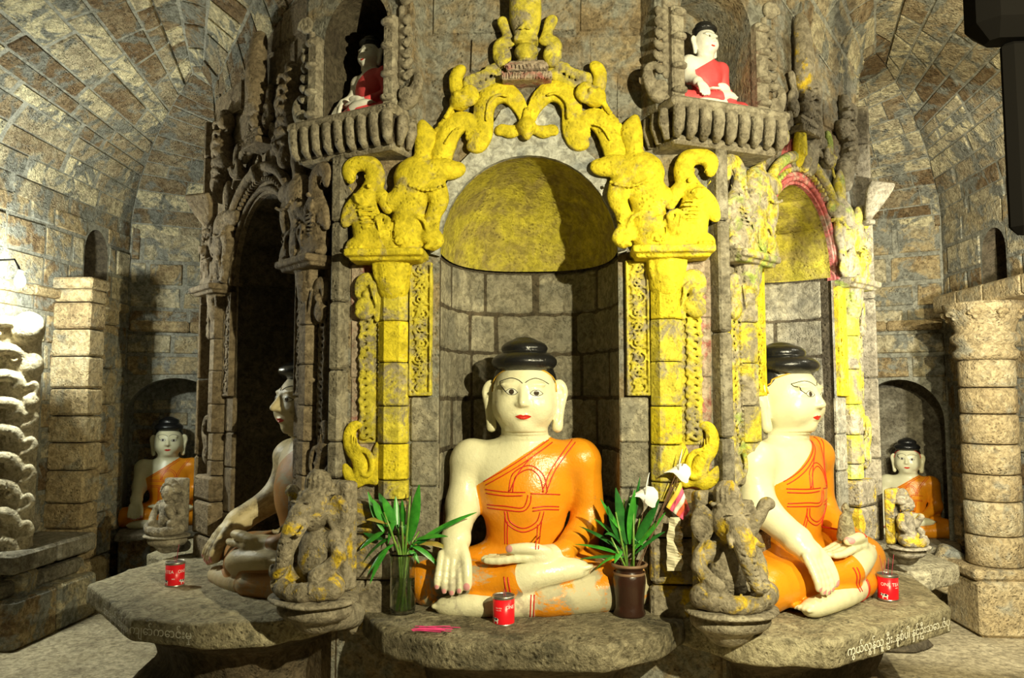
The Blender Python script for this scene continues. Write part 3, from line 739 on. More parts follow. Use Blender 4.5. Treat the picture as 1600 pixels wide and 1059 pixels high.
s.bx(P(822, 118, .045, 1)[:3], (.082, .045, .016), .006); s.bx(P(822, 134, .05, 1)[:3], (.098, .055, .016), .006); s.bx(P(822, 110, .045, 1)[:3], (.068, .04, .006), .003)
for r_, (yy, n, w_) in enumerate(((119, 11, 60), (135, 9, 72))):
    for i in range(n):
        x = 822 + (i / (n - 1) - .5) * w_; hh = 5 if r_ == 0 else 8
        poly_line(s, [(x - 2.6, yy + hh * .6, 1.3), (x - 1.8, yy - hh * .4, 1.3), (x, yy - hh * .7, 1.3), (x + 1.8, yy - hh * .4, 1.3), (x + 2.6, yy + hh * .6, 1.3)], .095 if r_ == 0 else .11, .002, 1)
s = orn('vase_finial')
s.el(P(821, 92, .06, 1)[:3], (.048, .045, .034)); s.bx(P(821, 75, .055, 1)[:3], (.048, .04, .010), .008); s.el(P(821, 107, .055, 1)[:3], (.042, .04, .010))
s.path([P(820, 62, .06, 16), P(820, 35, .07, 21), P(820, 5, .075, 20), P(819, -30, .07, 18), P(819, -60, .06, 14)], .02, 4, 1, (1, .8, 1))
poly_line(s, [(803, 60, 2), (800, 30, 2), (801, -10, 2)], .06, .004); poly_line(s, [(838, 60, 2), (841, 30, 2), (840, -10, 2)], .06, .004)
for i in range(4): poly_line(s, [(820 - 12 + 3 * i, 66, 1.6), (820, 56 + 2.5 * i, 1.6), (820 + 12 - 3 * i, 66, 1.6)], .112, .002, 1)
s = orn('pendant')
s.el(P(822, 205, .055, 1)[:3], (.038, .04, .034)); s.el(P(822, 218, .055, 1)[:3], (.018, .022, .02)); poly_line(s, [(822, 190, 8), (822, 180, 6)], .05)
for q in (-1, 1): poly_line(s, [(822 + q * 14, 207, 5), (822 + q * 26, 211, 7), (822 + q * 40, 207, 5), (822 + q * 44, 212, 2)], .035)
for i in range(5): poly_line(s, [(811 + 5.5 * i, 196, 1.5), (813 + 5 * i, 212, 1.5)], .092, .002, 1)
# capital
s = orn('capital'); c = P(610, 404, .065, 1)
s.bx((c[0], -.06, c[2] + .004), (.155, .075, .015), .008); s.bx((c[0], -.05, c[2] - .018), (.140, .06, .009), .006)
s.k = .012; x0, z0 = E(616, 420); x1, z1 = E(617, 452)
s.path([(x0, -.03, z0, .075), (x0, -.03, (z0 + z1) / 2, .063), (x1, -.03, z1, .060)], .01, 3, 1, (1, .8, 1))
for i in range(5):
    xx = 594 + i * 11; poly_line(s, [(xx, 414, 6), (xx + .5, 428, 5), (xx, 440, 2)], .062 + .016 * sin(i / 4 * pi), .006)
# vertical leaf braid with the bird above
s = orn('scroll_strip', .005, (.001, 30.)); s.k = .006
s.bx(P(579, 560, .0, 1)[:3], (.040, .014, .335), .006)
for i in range(17):
    y = 504 + i * 10.9; x = 575 + 1.5 * sin(i * 2.1)
    poly_line(s, [(x + 10, y + 6, 2.5), (x + 5, y - 3, 3), (x - 4, y - 4, 3), (x - 9, y + 2, 3), (x - 6, y + 7, 2.2)], .022, .004, 2)
    poly_line(s, [(x + 11, y - 4, 2), (x + 4, y + 2, 2.6), (x - 3, y + 6, 2.2)], .026, .004, 2)
for i in range(22): s.el(P(594.5, 508 + i * 8.2, .02, 1)[:3], (.0075, .012, .008), k=.002)
poly_line(s, [(592, 500, 5), (596, 480, 6), (594, 460, 9), (586, 446, 12), (574, 440, 11), (566, 448, 8), (565, 462, 7)], .03)
poly_line(s, [(566, 480, 8), (574, 476, 10), (582, 482, 9), (574, 492, 9), (564, 490, 6)], .035); s.el(P(576, 462, .03, 1)[:3], (.02, .03, .02))
for i in range(5): poly_line(s, [(584 + i * 2, 448 + 2 * i, 1.8), (590 + i, 470 + 3 * i, 1.8)], .06, .002, 1)
# pierced vine panel by the opening
s = orn('vine_panel', .005, (.001, 30.)); s.k = .003
a, b = E(642, 412), E(675, 618); cx, cz = (a[0] + b[0]) / 2, (a[1] + b[1]) / 2; hw, hh = (b[0] - a[0]) / 2, (a[1] - b[1]) / 2
s.bx((cx, .0, cz), (hw, .014, hh), .004)
for q in (-1, 1): s.bx((cx + q * (hw - .005), -.012, cz), (.005, .018, hh), .003)
s.bx((cx, -.012, cz - hh + .005), (hw, .018, .005), .003); s.bx((cx, -.012, cz + hh - .005), (hw, .018, .005), .003)
for i in range(9):
    zc = cz - hh + .03 + i * (2 * hh - .06) / 8; q = 1 if i % 2 else -1
    s.path([(cx + .03 * cos(t) * q, -.022, zc + .024 * sin(t), .0052) for t in np.linspace(-2.2, 2.4, 8)], .002, 1)
    s.path([(cx + .014 * cos(t) * q, -.026, zc + .011 * sin(t), .0046) for t in np.linspace(2.6, -2.4, 6)], .002, 1)
    s.path([(cx - .028 * q, -.022, zc - .02, .006), (cx - .005 * q, -.024, zc + .0, .006), (cx + .01 * q, -.022, zc + .028, .005)], .002, 2)
s.path([(cx + .022 * sin(t * 9), -.02, cz - hh + .02 + (2 * hh - .04) * t, .006) for t in np.linspace(0, 1, 40)], .002, 1)
# volute at the foot
s = orn('volute', .005)
poly_line(s, [(566, 664, 3), (556, 664, 5), (550, 674, 7), (549, 688, 8), (554, 702, 9), (563, 713, 10), (568, 728, 11), (567, 745, 9)], .025, .01)
poly_line(s, [(541, 726, 3), (545, 736, 6), (552, 745, 8), (562, 752, 8)], .02, .008); poly_line(s, [(594, 690, 3), (592, 702, 5), (590, 716, 6), (591, 735, 5), (588, 750, 7)], .02, .008)
s.el(P(574, 742, .015, 1)[:3], (.050, .022, .034), k=.012)
poly_line(s, [(560, 700, 3), (574, 702, 4), (583, 712, 5), (586, 728, 5), (580, 740, 4), (571, 738, 4), (569, 729, 3), (575, 725, 3)], .045, .003)
for i in range(3): poly_line(s, [(554 + i * 4, 676 + i * 3, 1.5), (556 + i * 4, 694 + i * 3, 1.5), (562 + i * 4, 708, 1.5)], .045, .002)
ornmesh = {}
for k, (s, vx, nz_) in ORN.items():
    V, F = polygonise(s, vx, nz_); me = mesh_np(k, V, F); shade(me); me.materials.append(M['yellow']); ornmesh[k] = me
# ------------------------------------------------------------ the central shrine
shrine = empty('central_shrine', (0, 1.2, 0)); shrine_inv = Matrix.Translation((0, -1.2, 0))
tag(shrine, 'eight sided carved stone shrine with yellow painted arched niches in the middle of the room', 'shrine')
HOLE = (.0, .352, .46, 1.875, .385)
def niche_plan(a, sx=.36, sy=.50):
    c_, s_ = cos(a), sin(a); return (-sx * math.copysign(abs(c_) ** .75, c_), sy * abs(s_) ** .75)
def face(mtx, pal, sx=1., key=''):
    hole = HOLE
    W = .738
    fw = pierced('face_wall', (-.765, .738 if not key else .765), (0, 2.40), [hole], pal['back'], shrine)
    ua, ub = {'': (-.50, .50), 'right': (-.52, W), 'left': (-W, .52)}[key]
    pierced('upper_wall', (ua, ub), (2.40, 3.4), [], pal['back'], fw)
    fw.matrix_world = Matrix.Translation((0, 0, 0)) @ mtx @ Matrix.Diagonal((sx, 1, 1, 1))
    # niche lining: wall and half dome
    K = 24; mb = MB(); zs = [.40, .9, 1.4, 1.885]
    V = [(*niche_plan(pi * i / K), z) for z in zs for i in range(K + 1)]
    F = [(j * (K + 1) + i, j * (K + 1) + i + 1, (j + 1) * (K + 1) + i + 1, (j + 1) * (K + 1) + i) for j in range(len(zs) - 1) for i in range(K)]
    nl = mb.add(V, F).build('niche_lining', pal['niche_joint'], fw, True)
    def nsurf(u, z):
        a = min(max(u / 1.3 * pi, .0001), pi - .0001); x, y = niche_plan(a); return (x, y, z)
    masonry(nl, nsurf, (0.02, 1.28), [.46, .66, .88, 1.09, 1.30, 1.50, 1.68, 1.872], .26, pal['niche'], .003, gap=.002, nu=3, nv=1, sink=.004, jitter=.4)
    mb = MB(); J = 10; V = []; F = []
    for j in range(J + 1):
        b = pi / 2 * j / J
        for i in range(K + 1):
            x, y = niche_plan(pi * i / K, .350, .47); V.append((x * cos(b), y * cos(b), 1.875 + .385 * sin(b)))
    F = [(j * (K + 1) + i, j * (K + 1) + i + 1, (j + 1) * (K + 1) + i + 1, (j + 1) * (K + 1) + i) for j in range(J) for i in range(K)]
    dm = mb.add(V, F).build('niche_dome', pal['dome'], fw, True)
    def dsurf(u, v):
        a = min(max(u, .0001), pi - .0001); x, y = niche_plan(a, .350, .47); b = v; return (x * cos(b), y * cos(b), 1.875 + .385 * sin(b))
    cuts = ((0, .62, [(0.0, 1.75), (1.75, pi)]), (.62, 1.15, [(0.0, 1.1), (1.1, pi)])) if key == 'right' else ((0, .55, [(0, 1.0), (1.0, 2.2), (2.2, pi)]), (.55, 1.1, [(0, 1.5), (1.5, pi)]))
    for v0, v1, us in (cuts if key else ()):
        for a, b in us:
            BLK[0] += 1; Vb, Fb = block_mesh(dsurf, a, b, v0, v1, .006 if key else .002, 5, 3, BLK[0], .008 if key else .004, .008); obj('dome_block', (Vb, Fb), pal['dome'], dm, True)
    # plaster ring between the opening and the scrolls
    outer = [(674, 398), (676, 350), (684, 318), (700, 288), (716, 262), (738, 240), (762, 222), (772, 196), (784, 176), (802, 168), (822, 172)]
    op = [E(*p) for p in outer]; op += [(-x, z) for x, z in reversed(op[:-1])]
    ip = [(-.352 * cos(pi * i / (len(op) - 1)), 1.86 + .400 * sin(pi * i / (len(op) - 1)) ** .95) for i in range(len(op))]
    n = len(op); V = [(x, -.028, z) for x, z in op] + [(x, -.022, z) for x, z in ip] + [(x, .02, z) for x, z in ip] + [(x, .02, z) for x, z in op]
    F = []
    for i in range(n - 1):
        for L in range(3): F.append((L * n + i, L * n + i + 1, (L + 1) * n + i + 1, (L + 1) * n + i)[::-1] if 0 else (L * n + i, (L + 1) * n + i, (L + 1) * n + i + 1, L * n + i + 1))
        F.append((i, i + 1, 3 * n + i + 1, 3 * n + i))
    obj('arch_ring', (V, F), pal['ring'], fw)
    if key != '':   # beaded moulding of the side arches
        mb = MB(); N = 46
        for i in range(N):
            a = pi * (i + .5) / N; mb.box((-.41 * cos(a), -.04, 1.87 + .455 * sin(a)), (.010, .014, .010), 0, .004)
        tag(mb.build('bead_moulding', pal['orn'], fw), kind='stuff')
        s = MB(); s.tube([(-.47 * cos(a), -.045, 1.85 + .53 * sin(a)) for a in np.linspace(0, pi, 30)], .026, 8); s.build('arch_moulding', pal['orn2'], fw, True)
        s = MB(); s.tube([(-.378 * cos(a), -.03, 1.865 + .42 * sin(a)) for a in np.linspace(0, pi, 30)], .012, 8); s.build('inner_roll', pal['ring'], fw, True)
    for k, me in ornmesh.items():
        both = k not in ('lotus_base', 'vase_finial', 'pendant')
        if key and k in ('arch_scroll', 'shoulder_head', 'shell_swag', 'pendant', 'side_scroll', 'lotus_base') and k != 'pendant': 
            if k in ('arch_scroll',): continue
        m = pal.get(k, pal['orn'])
        for q in ((1, -1) if both else (1,)):
            o = obj(k, me, m, fw); o.scale = (q, 1, 1)
            if not both: o.location.x = .006
            if k in ('capital', 'lion_carving') and 0: pass
            if key and k in ('lotus_base', 'vase_finial', 'side_scroll', 'shell_swag', 'shoulder_head'): o.location.z = -.06
    # pilaster shafts as single blocks
    ys = [452, 503, 567, 634, 692, 748, 778]
    for q in (-1, 1):
        for i in range(len(ys) - 1):
            x0, z1 = E(594, ys[i]); x1, z0 = E(639, ys[i + 1]); xc = (x0 + x1) / 2; hw = (x1 - x0) / 2
            m = MB(); zc = (z0 + z1) / 2; hz = (z1 - z0) / 2 - .002; j = random.uniform(-.004, .004)
            prof = [(-hw, .02), (-hw, -.03 + j), (-hw * .5, -.062 + j), (hw * .5, -.062 + j), (hw, -.03 + j), (hw, .02)]
            V = [(-q * -(xc + a) if q == 1 else -(xc + a), b, zc + s_ * hz) for s_ in (-1, -.93, .93, 1) for a, b in [(aa * (.965 if abs(s_) == 1 else 1), bb * (.92 if abs(s_) == 1 else 1)) for aa, bb in prof]]
            F = [(L * 6 + k, L * 6 + (k + 1) % 6, L * 6 + 6 + (k + 1) % 6, L * 6 + 6 + k) for L in range(3) for k in range(6)] + [tuple(range(5, -1, -1)), tuple(range(18, 24))]
            if q == -1: F = [f[::-1] for f in F]
            obj('shaft_block', (V, F), pal['shaft'][(i + (q < 0)) % len(pal['shaft'])], fw, False)
        # plain jamb strip next to the opening below the vine panel, and outer field
        for i, (ya, yb) in enumerate(((620, 690), (690, 760), (760, 850), (850, 930))):
            x0, z1 = E(642, ya); x1, z0 = E(686, yb); MB().box((q * -(x0 + x1) / 2 * -1 if q < 0 else (x0 + x1) / 2, .0, (z0 + z1) / 2), ((x1 - x0) / 2 - .001, .012, (z1 - z0) / 2 - .002), 0, .006).build('jamb_stone', pal['plain'], fw)
        for i, (ya, yb) in enumerate(((412, 500), (500, 590), (590, 680), (680, 760))):
            x0, z1 = E(549, ya); x1, z0 = E(592, yb); xx = (x0 + x1) / 2; MB().box((xx if q > 0 else -xx, .0, (z0 + z1) / 2), ((x1 - x0) / 2 - .001, .006, (z1 - z0) / 2 - .0015), 0, .004).build('field_stone', pal['field'], fw)
        for i, (ya, yb) in enumerate(((778, 830), (830, 900), (900, 985))):
            x0, z1 = E(552, ya); x1, z0 = E(642, yb); xx = (x0 + x1) / 2; MB().box((xx if q > 0 else -xx, -.03, (z0 + z1) / 2), ((x1 - x0) / 2, .05, (z1 - z0) / 2 - .002), 0, .012).build('base_block', pal['base'], fw)
    # wall above the arch
    skip = None
    masonry(fw, plane, (ua, ub), [2.40,  2.60, 2.76, 2.94, 3.12, 3.3], .32, pal['upper'], .010, gap=.006, jitter=.4)
    return fw
Yl = M['yellow']
front = face(Matrix.Identity(4), dict(back=M['core_stone'], niche=M['niche_stone'], niche_joint=M['dark_stone'], dome=M['yellow_dome'], ring=M['plaster'], orn=Yl, orn2=Yl, scroll_strip=M['yellow_worn'],
    vine_panel=M['yellow_worn'], lotus_base=M['pink_stone'], shell_swag=M['yellow_worn'], side_scroll=M['yellow_worn'], volute=Yl, vase_finial=M['yellow_worn'],
    shaft=[M['yellow_worn'], Yl, M['yellow_worn']], plain=M['niche_stone'], field=M['pink_stone'], base=M['carved_spot'], upper=M['core_stone']))
tag(front, 'front face with bright yellow carvings')
C1R = .725; AL = math.atan2(1.0, 1.01); ALR = math.atan2(1.0, C2R - C1R); CXR = (C1R + C2R) / 2
SXF = .71 / .75; SXR = .5 * math.hypot(1, C2R - C1R) / .75
yg = M['yellow_green']; bs_ = M['side_face']
rf = face(frame(CXR, .5, ALR), dict(back=M['core_stone'], niche=M['niche_stone'], niche_joint=M['dark_stone'], dome=M['yellow_dome'], ring=M['pink'], orn=yg, orn2=yg, scroll_strip=yg, vine_panel=Yl, lotus_base=M['carved_grey'],
    shell_swag=M['carved_grey'], side_scroll=M['carved_grey'], vase_finial=M['carved_spot'], shaft=[yg, M['yellow_worn']], plain=M['niche_stone'], field=M['carved_grey'], base=M['carved_spot'], upper=M['core_stone']), SXF, 'right')
tag(rf, 'right face with patchy yellow green paint and pink arch ring')
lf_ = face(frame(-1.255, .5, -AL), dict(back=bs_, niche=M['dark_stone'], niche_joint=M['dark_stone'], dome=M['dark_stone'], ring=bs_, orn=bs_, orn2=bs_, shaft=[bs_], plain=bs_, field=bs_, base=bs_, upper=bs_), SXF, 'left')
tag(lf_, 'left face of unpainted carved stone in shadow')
# faces turned away from the doorway and the solid core top
bk = MB(); pts = [(-1.76, 1.0), (-1.76, 1.9), (-.9, 2.4), (.9, 2.4), (C2R, 1.9), (C2R, 1.0)]
for a, b in zip(pts[:-1], pts[1:]): bk.add([(*a, 0), (*b, 0), (*b, 3.4), (*a, 3.4)], [(3, 2, 1, 0)])
o = bk.build('rear_wall', M['core_stone'], shrine); o.matrix_parent_inverse = Matrix.Translation((0, -1.2, 0))
for f_ in (front, rf, lf_): pass
# corner shafts
def corner_shaft(x, y, rz, mat, ys, zl=None, w=.026):
    c = MB(); e = empty('corner_shaft', (x, y, 0), rz); e.parent = shrine; e.matrix_parent_inverse = shrine_inv
    for z0, z1 in zip(ys[:-1], ys[1:]):
        MB().box((random.uniform(-.003, .003), 0, (z0 + z1) / 2), (w, .045, (z1 - z0) / 2 - .002), random.uniform(-.03, .03), .008).build('shaft_block', mat, e)
corner_shaft(-.748, -.005, -radians(20), M['grey_stone'], [.99, 1.13, 1.41, 1.68, 2.0, 2.27])
corner_shaft(.738, -.01, radians(22), M['grey_stone'], [.96, 1.15, 1.55, 1.98, 2.27])
corner_shaft(-1.765, .985, -radians(67), M['side_face'], [.6, 1.0, 1.4, 1.8, 2.2, 2.6, 2.8])
corner_shaft(C2R + .005, .985, radians(67), M['carved_grey'], [.6, 1.0, 1.4, 1.8, 2.2, 2.6, 2.8])
# corner turrets with the small statues, on fluted corbels
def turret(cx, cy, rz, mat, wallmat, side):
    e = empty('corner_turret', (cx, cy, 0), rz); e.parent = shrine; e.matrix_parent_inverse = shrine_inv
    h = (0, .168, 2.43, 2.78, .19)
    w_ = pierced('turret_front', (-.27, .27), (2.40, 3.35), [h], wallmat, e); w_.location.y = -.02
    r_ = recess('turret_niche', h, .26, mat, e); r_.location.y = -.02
    for q in (-1, 1):
        MB().box((q * .196, -.03, 2.62), (.028, .030, .19), 0, .008).build('niche_jamb', M['carved_grey'], e)
        for i in range(4): MB().lathe([(.020, 0), (.030, .006), (.030, .018), (.020, .024)], 10, (q * .196, -.058, 2.46 + i * .095 + (i > 1) * .02)).build('jamb_ring', M['carved_grey'], e, True)
        s = TS; o = obj('leaf_scroll', s, M['carved_grey'], e); o.location = (q * .232, -.02, 2.44); o.scale = (q, 1, 1)
        MB().box((q * .265, .08, 2.85), (.01, .10, .45), 0, .004).build('turret_side', wallmat, e)
    # fluted corbel
    n = 0
    MB().box((0, .0, 2.405), (.27, .13, .020), 0, .012).build('corbel_top', M['carved_grey'], e)
    MB().box((0, .02, 2.275), (.235, .10, .018), 0, .01).build('corbel_foot', M['carved_grey'], e)
    MB().box((0, .03, 2.335), (.235, .085, .06), 0, .01).build('corbel_core', mat, e)
    for i in range(9):
        x = -.235 + i * .0585; m = MB(); m.tube([(x, -.088, 2.275), (x, -.105, 2.30), (x, -.112, 2.35), (x, -.112, 2.385), (x, -.10, 2.40)], [.012, .021, .024, .024, .018], 8); m.build('flute', M['carved_grey'], e, True)
    for q in (-1, 1):
        for i in range(3): m = MB(); m.tube([(q * .25, -.05 + i * .06, 2.275), (q * .262, -.05 + i * .06, 2.34), (q * .262, -.05 + i * .06, 2.39)], [.012, .024, .02], 8); m.build('flute', M['carved_grey'], e, True)
ts = SD(); ts.k = .008
ts.path([(.0, 0, .0, .02), (.04, 0, .02, .03), (.075, 0, .07, .022), (.08, 0, .11, .014), (.065, 0, .135, .008)], n=3, sc=(1, .8, 1))
ts.path([(.03 + .028 * (1 - t / 12) * cos(t), -.022, .04 + .028 * (1 - t / 12) * sin(t), .006) for t in np.linspace(0, 10, 24)], .003, 1)
for i in range(6): ts.path([(-.0, -.005, .13 + i * .045, .010), (.03, -.012, .115 + i * .045, .014), (.055 - .004 * i, -.005, .135 + i * .045, .010)], n=2)
ts.path([(0, 0, .1, .014), (0, 0, .4, .014)], n=1)
ts.path([(.03 + .035 * (1 - t / 12) * cos(t), -.01, .44 + .035 * (1 - t / 12) * sin(t), .011) for t in np.linspace(0, 10, 24)], .003, 1)
TS = mesh_np('leaf_scroll', *polygonise(ts, .006, (.001, 30.))); shade(TS); TS.materials.append(M['carved_grey'])
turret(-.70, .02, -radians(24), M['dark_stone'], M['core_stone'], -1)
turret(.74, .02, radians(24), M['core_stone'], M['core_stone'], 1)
# carved finials over the side arches (flame leaf, stalk)
fn = SD(); fn.k = .01
fn.path([(0, -.05, 2.36, .035), (0, -.06, 2.42, .05), (0, -.06, 2.48, .03), (0, -.05, 2.53, .008)], n=3, sc=(.8, .6, 1))
for i in range(5): fn.path([(-.02 + .01 * i, -.088, 2.38, .004), (-.012 + .006 * i, -.09, 2.47, .003)], n=1)
FN = mesh_np('flame_leaf', *polygonise(fn, .006)); shade(FN); FN.materials.append(Yl)
o = obj('flame_leaf', FN, Yl, rf); o.location.x = -.06
bc = SD(); bc.k = .012
for i in range(4): bc.el((.10 * (i % 2) - .05, -.04, .06 + .10 * i), (.05, .045, .055))
bc.path([(-.02, -.03, 0, .05), (.02, -.03, .2, .045), (0, -.03, .42, .03)], n=3)
for i in range(7): bc.path([(-.05, -.075, .05 + i * .05, .008), (0, -.085, .07 + i * .05, .008), (.05, -.075, .05 + i * .05, .008)], n=2)
BC = mesh_np('stone_bracket', *polygonise(bc, .008, (.004, 24.))); shade(BC); BC.materials.append(M['carved_grey'])
for f_, us in ((rf, (.10, .52)), (lf_, (-.52, .30))):
    for u in us:
        o = obj('stone_bracket', BC, M['carved_grey'] if f_ is rf else bs_, f_); o.location = (u, 0, 2.36)
# fan brackets projecting where the arch meets the outer corners
fb = SD(); fb.k = .006
for i in range(9):
    a = -.5 + i * .13; fb.path([(0, -.03, 0, .010), (.05 * sin(a), -.06, .05, .014), (.11 * sin(a), -.10, .12, .016), (.13 * sin(a), -.13, .16, .012)], n=2)
fb.bx((0, -.03, -.01), (.03, .03, .012), .008)
FB = mesh_np('fan_bracket', *polygonise(fb, .006)); shade(FB); FB.materials.append(M['carved_grey'])
for x, y, rz, m in ((-1.71, .90, -radians(15), bs_), (1.635, .90, radians(25), M['carved_grey'])):
    o = obj('fan_bracket', FB, m, shrine); o.matrix_parent_inverse = shrine_inv; o.location = (x, y, 2.18); o.rotation_euler = (0, 0, rz)
for o in list(shrine.children):
    if o in (front, rf, lf_): o.matrix_parent_inverse = Matrix.Identity(4); o.matrix_local = shrine_inv @ o.matrix_basis if 0 else o.matrix_local
bpy.context.view_layer.update()
for o, mt in ((front, Matrix.Identity(4)), (rf, frame(CXR, .5, ALR) @ Matrix.Diagonal((SXR, .82, 1, 1))), (lf_, frame(-1.255, .5, -AL) @ Matrix.Diagonal((SXF, 1, 1, 1)))):
    o.matrix_parent_inverse = shrine_inv; o.matrix_basis = mt
# ------------------------------------------------------------ offering slabs
def slab(name, mtx, pts, z0, hz, mat, label, undert=True, noise=(.0045, 24.)):
    e = empty(name, mtx.translation, mtx.to_euler().z); tag(e, label, 'ledge')
    s = SD(); s.k = .02
    s.poly(pts, z0 - hz, hz, .010)
    ip = [(x * .86, y * .86 if y < 0 else y) for x, y in pts]; s.poly(ip, z0 + .001, .007, .006, k=.006)
    zz = [z0 - 2 * hz - .45, z0 - 2 * hz - .20, z0 - 2 * hz + .01]
    V, F = polygonise(s, .012, noise); top = obj('slab_top', (V, F), mat, e, True)
    if undert:
        u = SD(); u.poly(pts, (z0 - 2 * hz) / 2, (z0 - 2 * hz) / 2, .02, (np.array([0, z0 * .35, z0 * .62, z0 - 2 * hz]), np.array([.10, .26, .22, .035])))
        V, F = polygonise(u, .022, (.008, 12.)); obj('slab_base', (V, F), M['dark_stone'], e, True)
    return e
I4 = Matrix.Identity(4); I4a = frame(0, 0, 0)
fpts = [(-.66, .55), (-.66, -.02), (-.50, -.30), (-.26, -.43), (.26, -.43), (.46, -.30), (.62, .0), (.62, .55)]
fs_ = slab('offering_slab', I4a, fpts, .50, .045, M['slab'], 'broad central stone offering slab in front of the main seated statue')
spR = [(-.80, .5), (-.88, -.17), (-.70, -.43), (.035, -.56), (.54, -.24), (.60, .5)]
rs_ = slab('offering_slab', frame(CXR, .5, ALR), spR, .495, .05, M['side_slab'], 'right stone offering slab with a white painted inscription on its edge')
spL = [(-.70, .5), (-.74, -.12), (-.34, -.63), (.35, -.64), (.60, -.48), (.74, -.26), (.70, .5)]
ls_ = slab('offering_slab', frame(-1.255, .5, -AL), spL, .495, .045, M['side_slab'], 'left stone offering slab with a chalky white inscription on its edge')
b1 = slab('offering_slab', frame(-1.76, 1.45, -pi / 2), [(-.4, .3), (-.4, -.25), (-.15, -.42), (.25, -.42), (.42, -.2), (.42, .3)], .44, .05, M['side_slab'], 'smaller slab behind the left corner guardian figure', True)
b2 = slab('offering_slab', frame(1.76, 1.45, pi / 2), [(-.42, .3), (-.42, -.2), (-.25, -.42), (.15, -.42), (.4, -.25), (.4, .3)], .44, .05, M['side_slab'], 'smaller slab behind the right corner guardian figure', True)
# rubble at the feet of the side bases
for nm, c, lb in (('rubble_pile', (-1.50, -.20, 0), 'heap of rough broken stones under the left offering slab'), ('rubble_pile', (1.35, -.28, 0), 'heap of rough broken stones under the right offering slab')):
    e = empty(nm, c); tag(e, lb, 'stones')
    for i in range(26):
        o = obj('rubble_stone', RUB[i % 4], M['pier_stone'] if i % 3 else M['wall_stone'], e); r_ = random.random() ** .5 * .30; a = random.uniform(0, 2 * pi)
        o.location = (r_ * cos(a), r_ * sin(a) * .8, max(.05, .24 - r_ * .6) * random.uniform(.4, 1)); o.rotation_euler = [random.uniform(0, 6) for _ in range(3)]; o.scale = (random.uniform(.7, 1.1),) * 3
# ------------------------------------------------------------ corner guardians
def guardian_sd(kind):
    s = SD(); s.k = .02
    s.el((0, .0, .13), (.078, .07, .095)); s.el((0, .0, .20), (.085, .06, .06))
    for q in (-1, 1):
        s.path([(q * .04, .0, .06, .045), (q * .13, -.05, .055, .042), (q * .05, -.12, .04, .030), (-q * .03, -.125, .035, .022)], n=2)
        s.path([(q * .085, .0, .225, .032), (q * .125, -.01, .16, .024), (q * .095, -.08, .11, .020), (q * .08, -.10, .10, .018)], n=2)
    if kind == 'elephant':
        s.el((0, -.03, .325), (.070, .070, .080), k=.012); s.el((0, -.02, .36), (.060, .060, .050))
        s.el((0, -.0, .425), (.050, .050, .052), k=.004)
        for i in range(12): s.el((.060 * sin(i * .5236), -.012 - .060 * cos(i * .5236), .388), (.012, .012, .009), k=.002)
        for i in range(7):
            a = -1.2 + i * .4; s.path([(.048 * sin(a), -.048 * cos(a), .40, .006), (.046 * sin(a), -.046 * cos(a), .445, .006), (.02 * sin(a), -.02 * cos(a), .475, .005)], .002, 2)
        s.path([(0, -.085, .32, .044), (-.004, -.122, .26, .038), (-.012, -.146, .20, .031), (-.024, -.152, .145, .025), (-.044, -.158, .105, .019), (-.070, -.155, .105, .014), (-.078, -.15, .125, .010)], .008, 3)
        for i in range(7): s.path([(-.045 - .003 * i, -.150, .245 - .022 * i, .004), (-.008 - .004 * i, -.178 + .001 * i, .238 - .022 * i, .004), (.026 - .004 * i, -.152, .245 - .022 * i, .004)], .002, 1, op=0)
        for q in (-1, 1):
            s.el((q * .100, .0, .315), (.044, .014, .072), rot3(0, 0, q * .45), k=.006); s.el((q * .100, -.014, .315), (.028, .010, .050), rot3(0, 0, q * .45), k=.004, op=0)
            s.el((q * .036, -.088, .345), (.014, .008, .009), k=.003); s.el((q * .036, -.095, .362), (.018, .008, .005), k=.003)
            s.path([(q * .040, -.100, .285, .012), (q * .058, -.150, .255, .008), (q * .062, -.17, .262, .005)], .006, 2)
        s.path([(-.09, .02, .26, .022), (-.15, .03, .33, .018), (-.18, .035, .38, .016), (-.205, .04, .375, .014)], n=3)
    else:
        s.el((0, -.015, .315), (.050, .055, .065)); s.el((0, -.065, .305), (.010, .014, .016), k=.008); s.el((0, -.055, .275), (.02, .012, .008), k=.005)
        for q in (-1, 1): s.el((q * .02, -.062, .325), (.012, .008, .006), k=.003); s.el((q * .052, 0, .30), (.012, .02, .035))
        for i in range(9):
            a = -1.5 + i * .375; s.el((.062 * sin(a), .01, .33 + .062 * cos(a)), (.022, .04, .022), k=.006)
        s.el((0, .01, .40), (.035, .035, .035)); s.path([(.07, -.06, .16, .03), (.06, -.10, .22, .026)], n=1)
    for i in range(6): s.path([(-.11 + .04 * i, -.125, .075, .005), (-.10 + .04 * i, -.135, .045, .005)], .003, 1)
    s.bx((0, .085, .22), (.10, .035, .21), .02)
    return s
def pedestal_sd():
    s = SD(); s.k = .01; s.el((0, -.02, -.005), (.185, .155, .02)); s.el((0, -.01, -.045), (.155, .13, .055)); s.el((0, .0, -.095), (.09, .08, .05), k=.03)
    s.rc((0, .05, -.08), .07, (0, .20, -.12), .05); return s
gm = {}
for k in ('elephant', 'human'):
    me = mesh_np('figure', *polygonise(guardian_sd(k), .005, (.0015, 30.))); shade(me); me.materials.append(M['carved_grey']); gm[k] = me
pm = mesh_np('corbel_base', *polygonise(pedestal_sd(), .008, (.003, 20.))); shade(pm); pm.materials.append(M['carved_grey'])
def guardian(kind, loc, rz, s, mat, label, flip=1):
    e = empty('guardian_figure', loc, rz, s); tag(e, label, 'sculpture'); o = obj('figure', gm[kind], mat, e); o.scale.x = flip; obj('corbel_base', pm, M['carved_grey'], e)
GL = onZ(503, 925, .58); GR = onZ(1128, 930, .56)
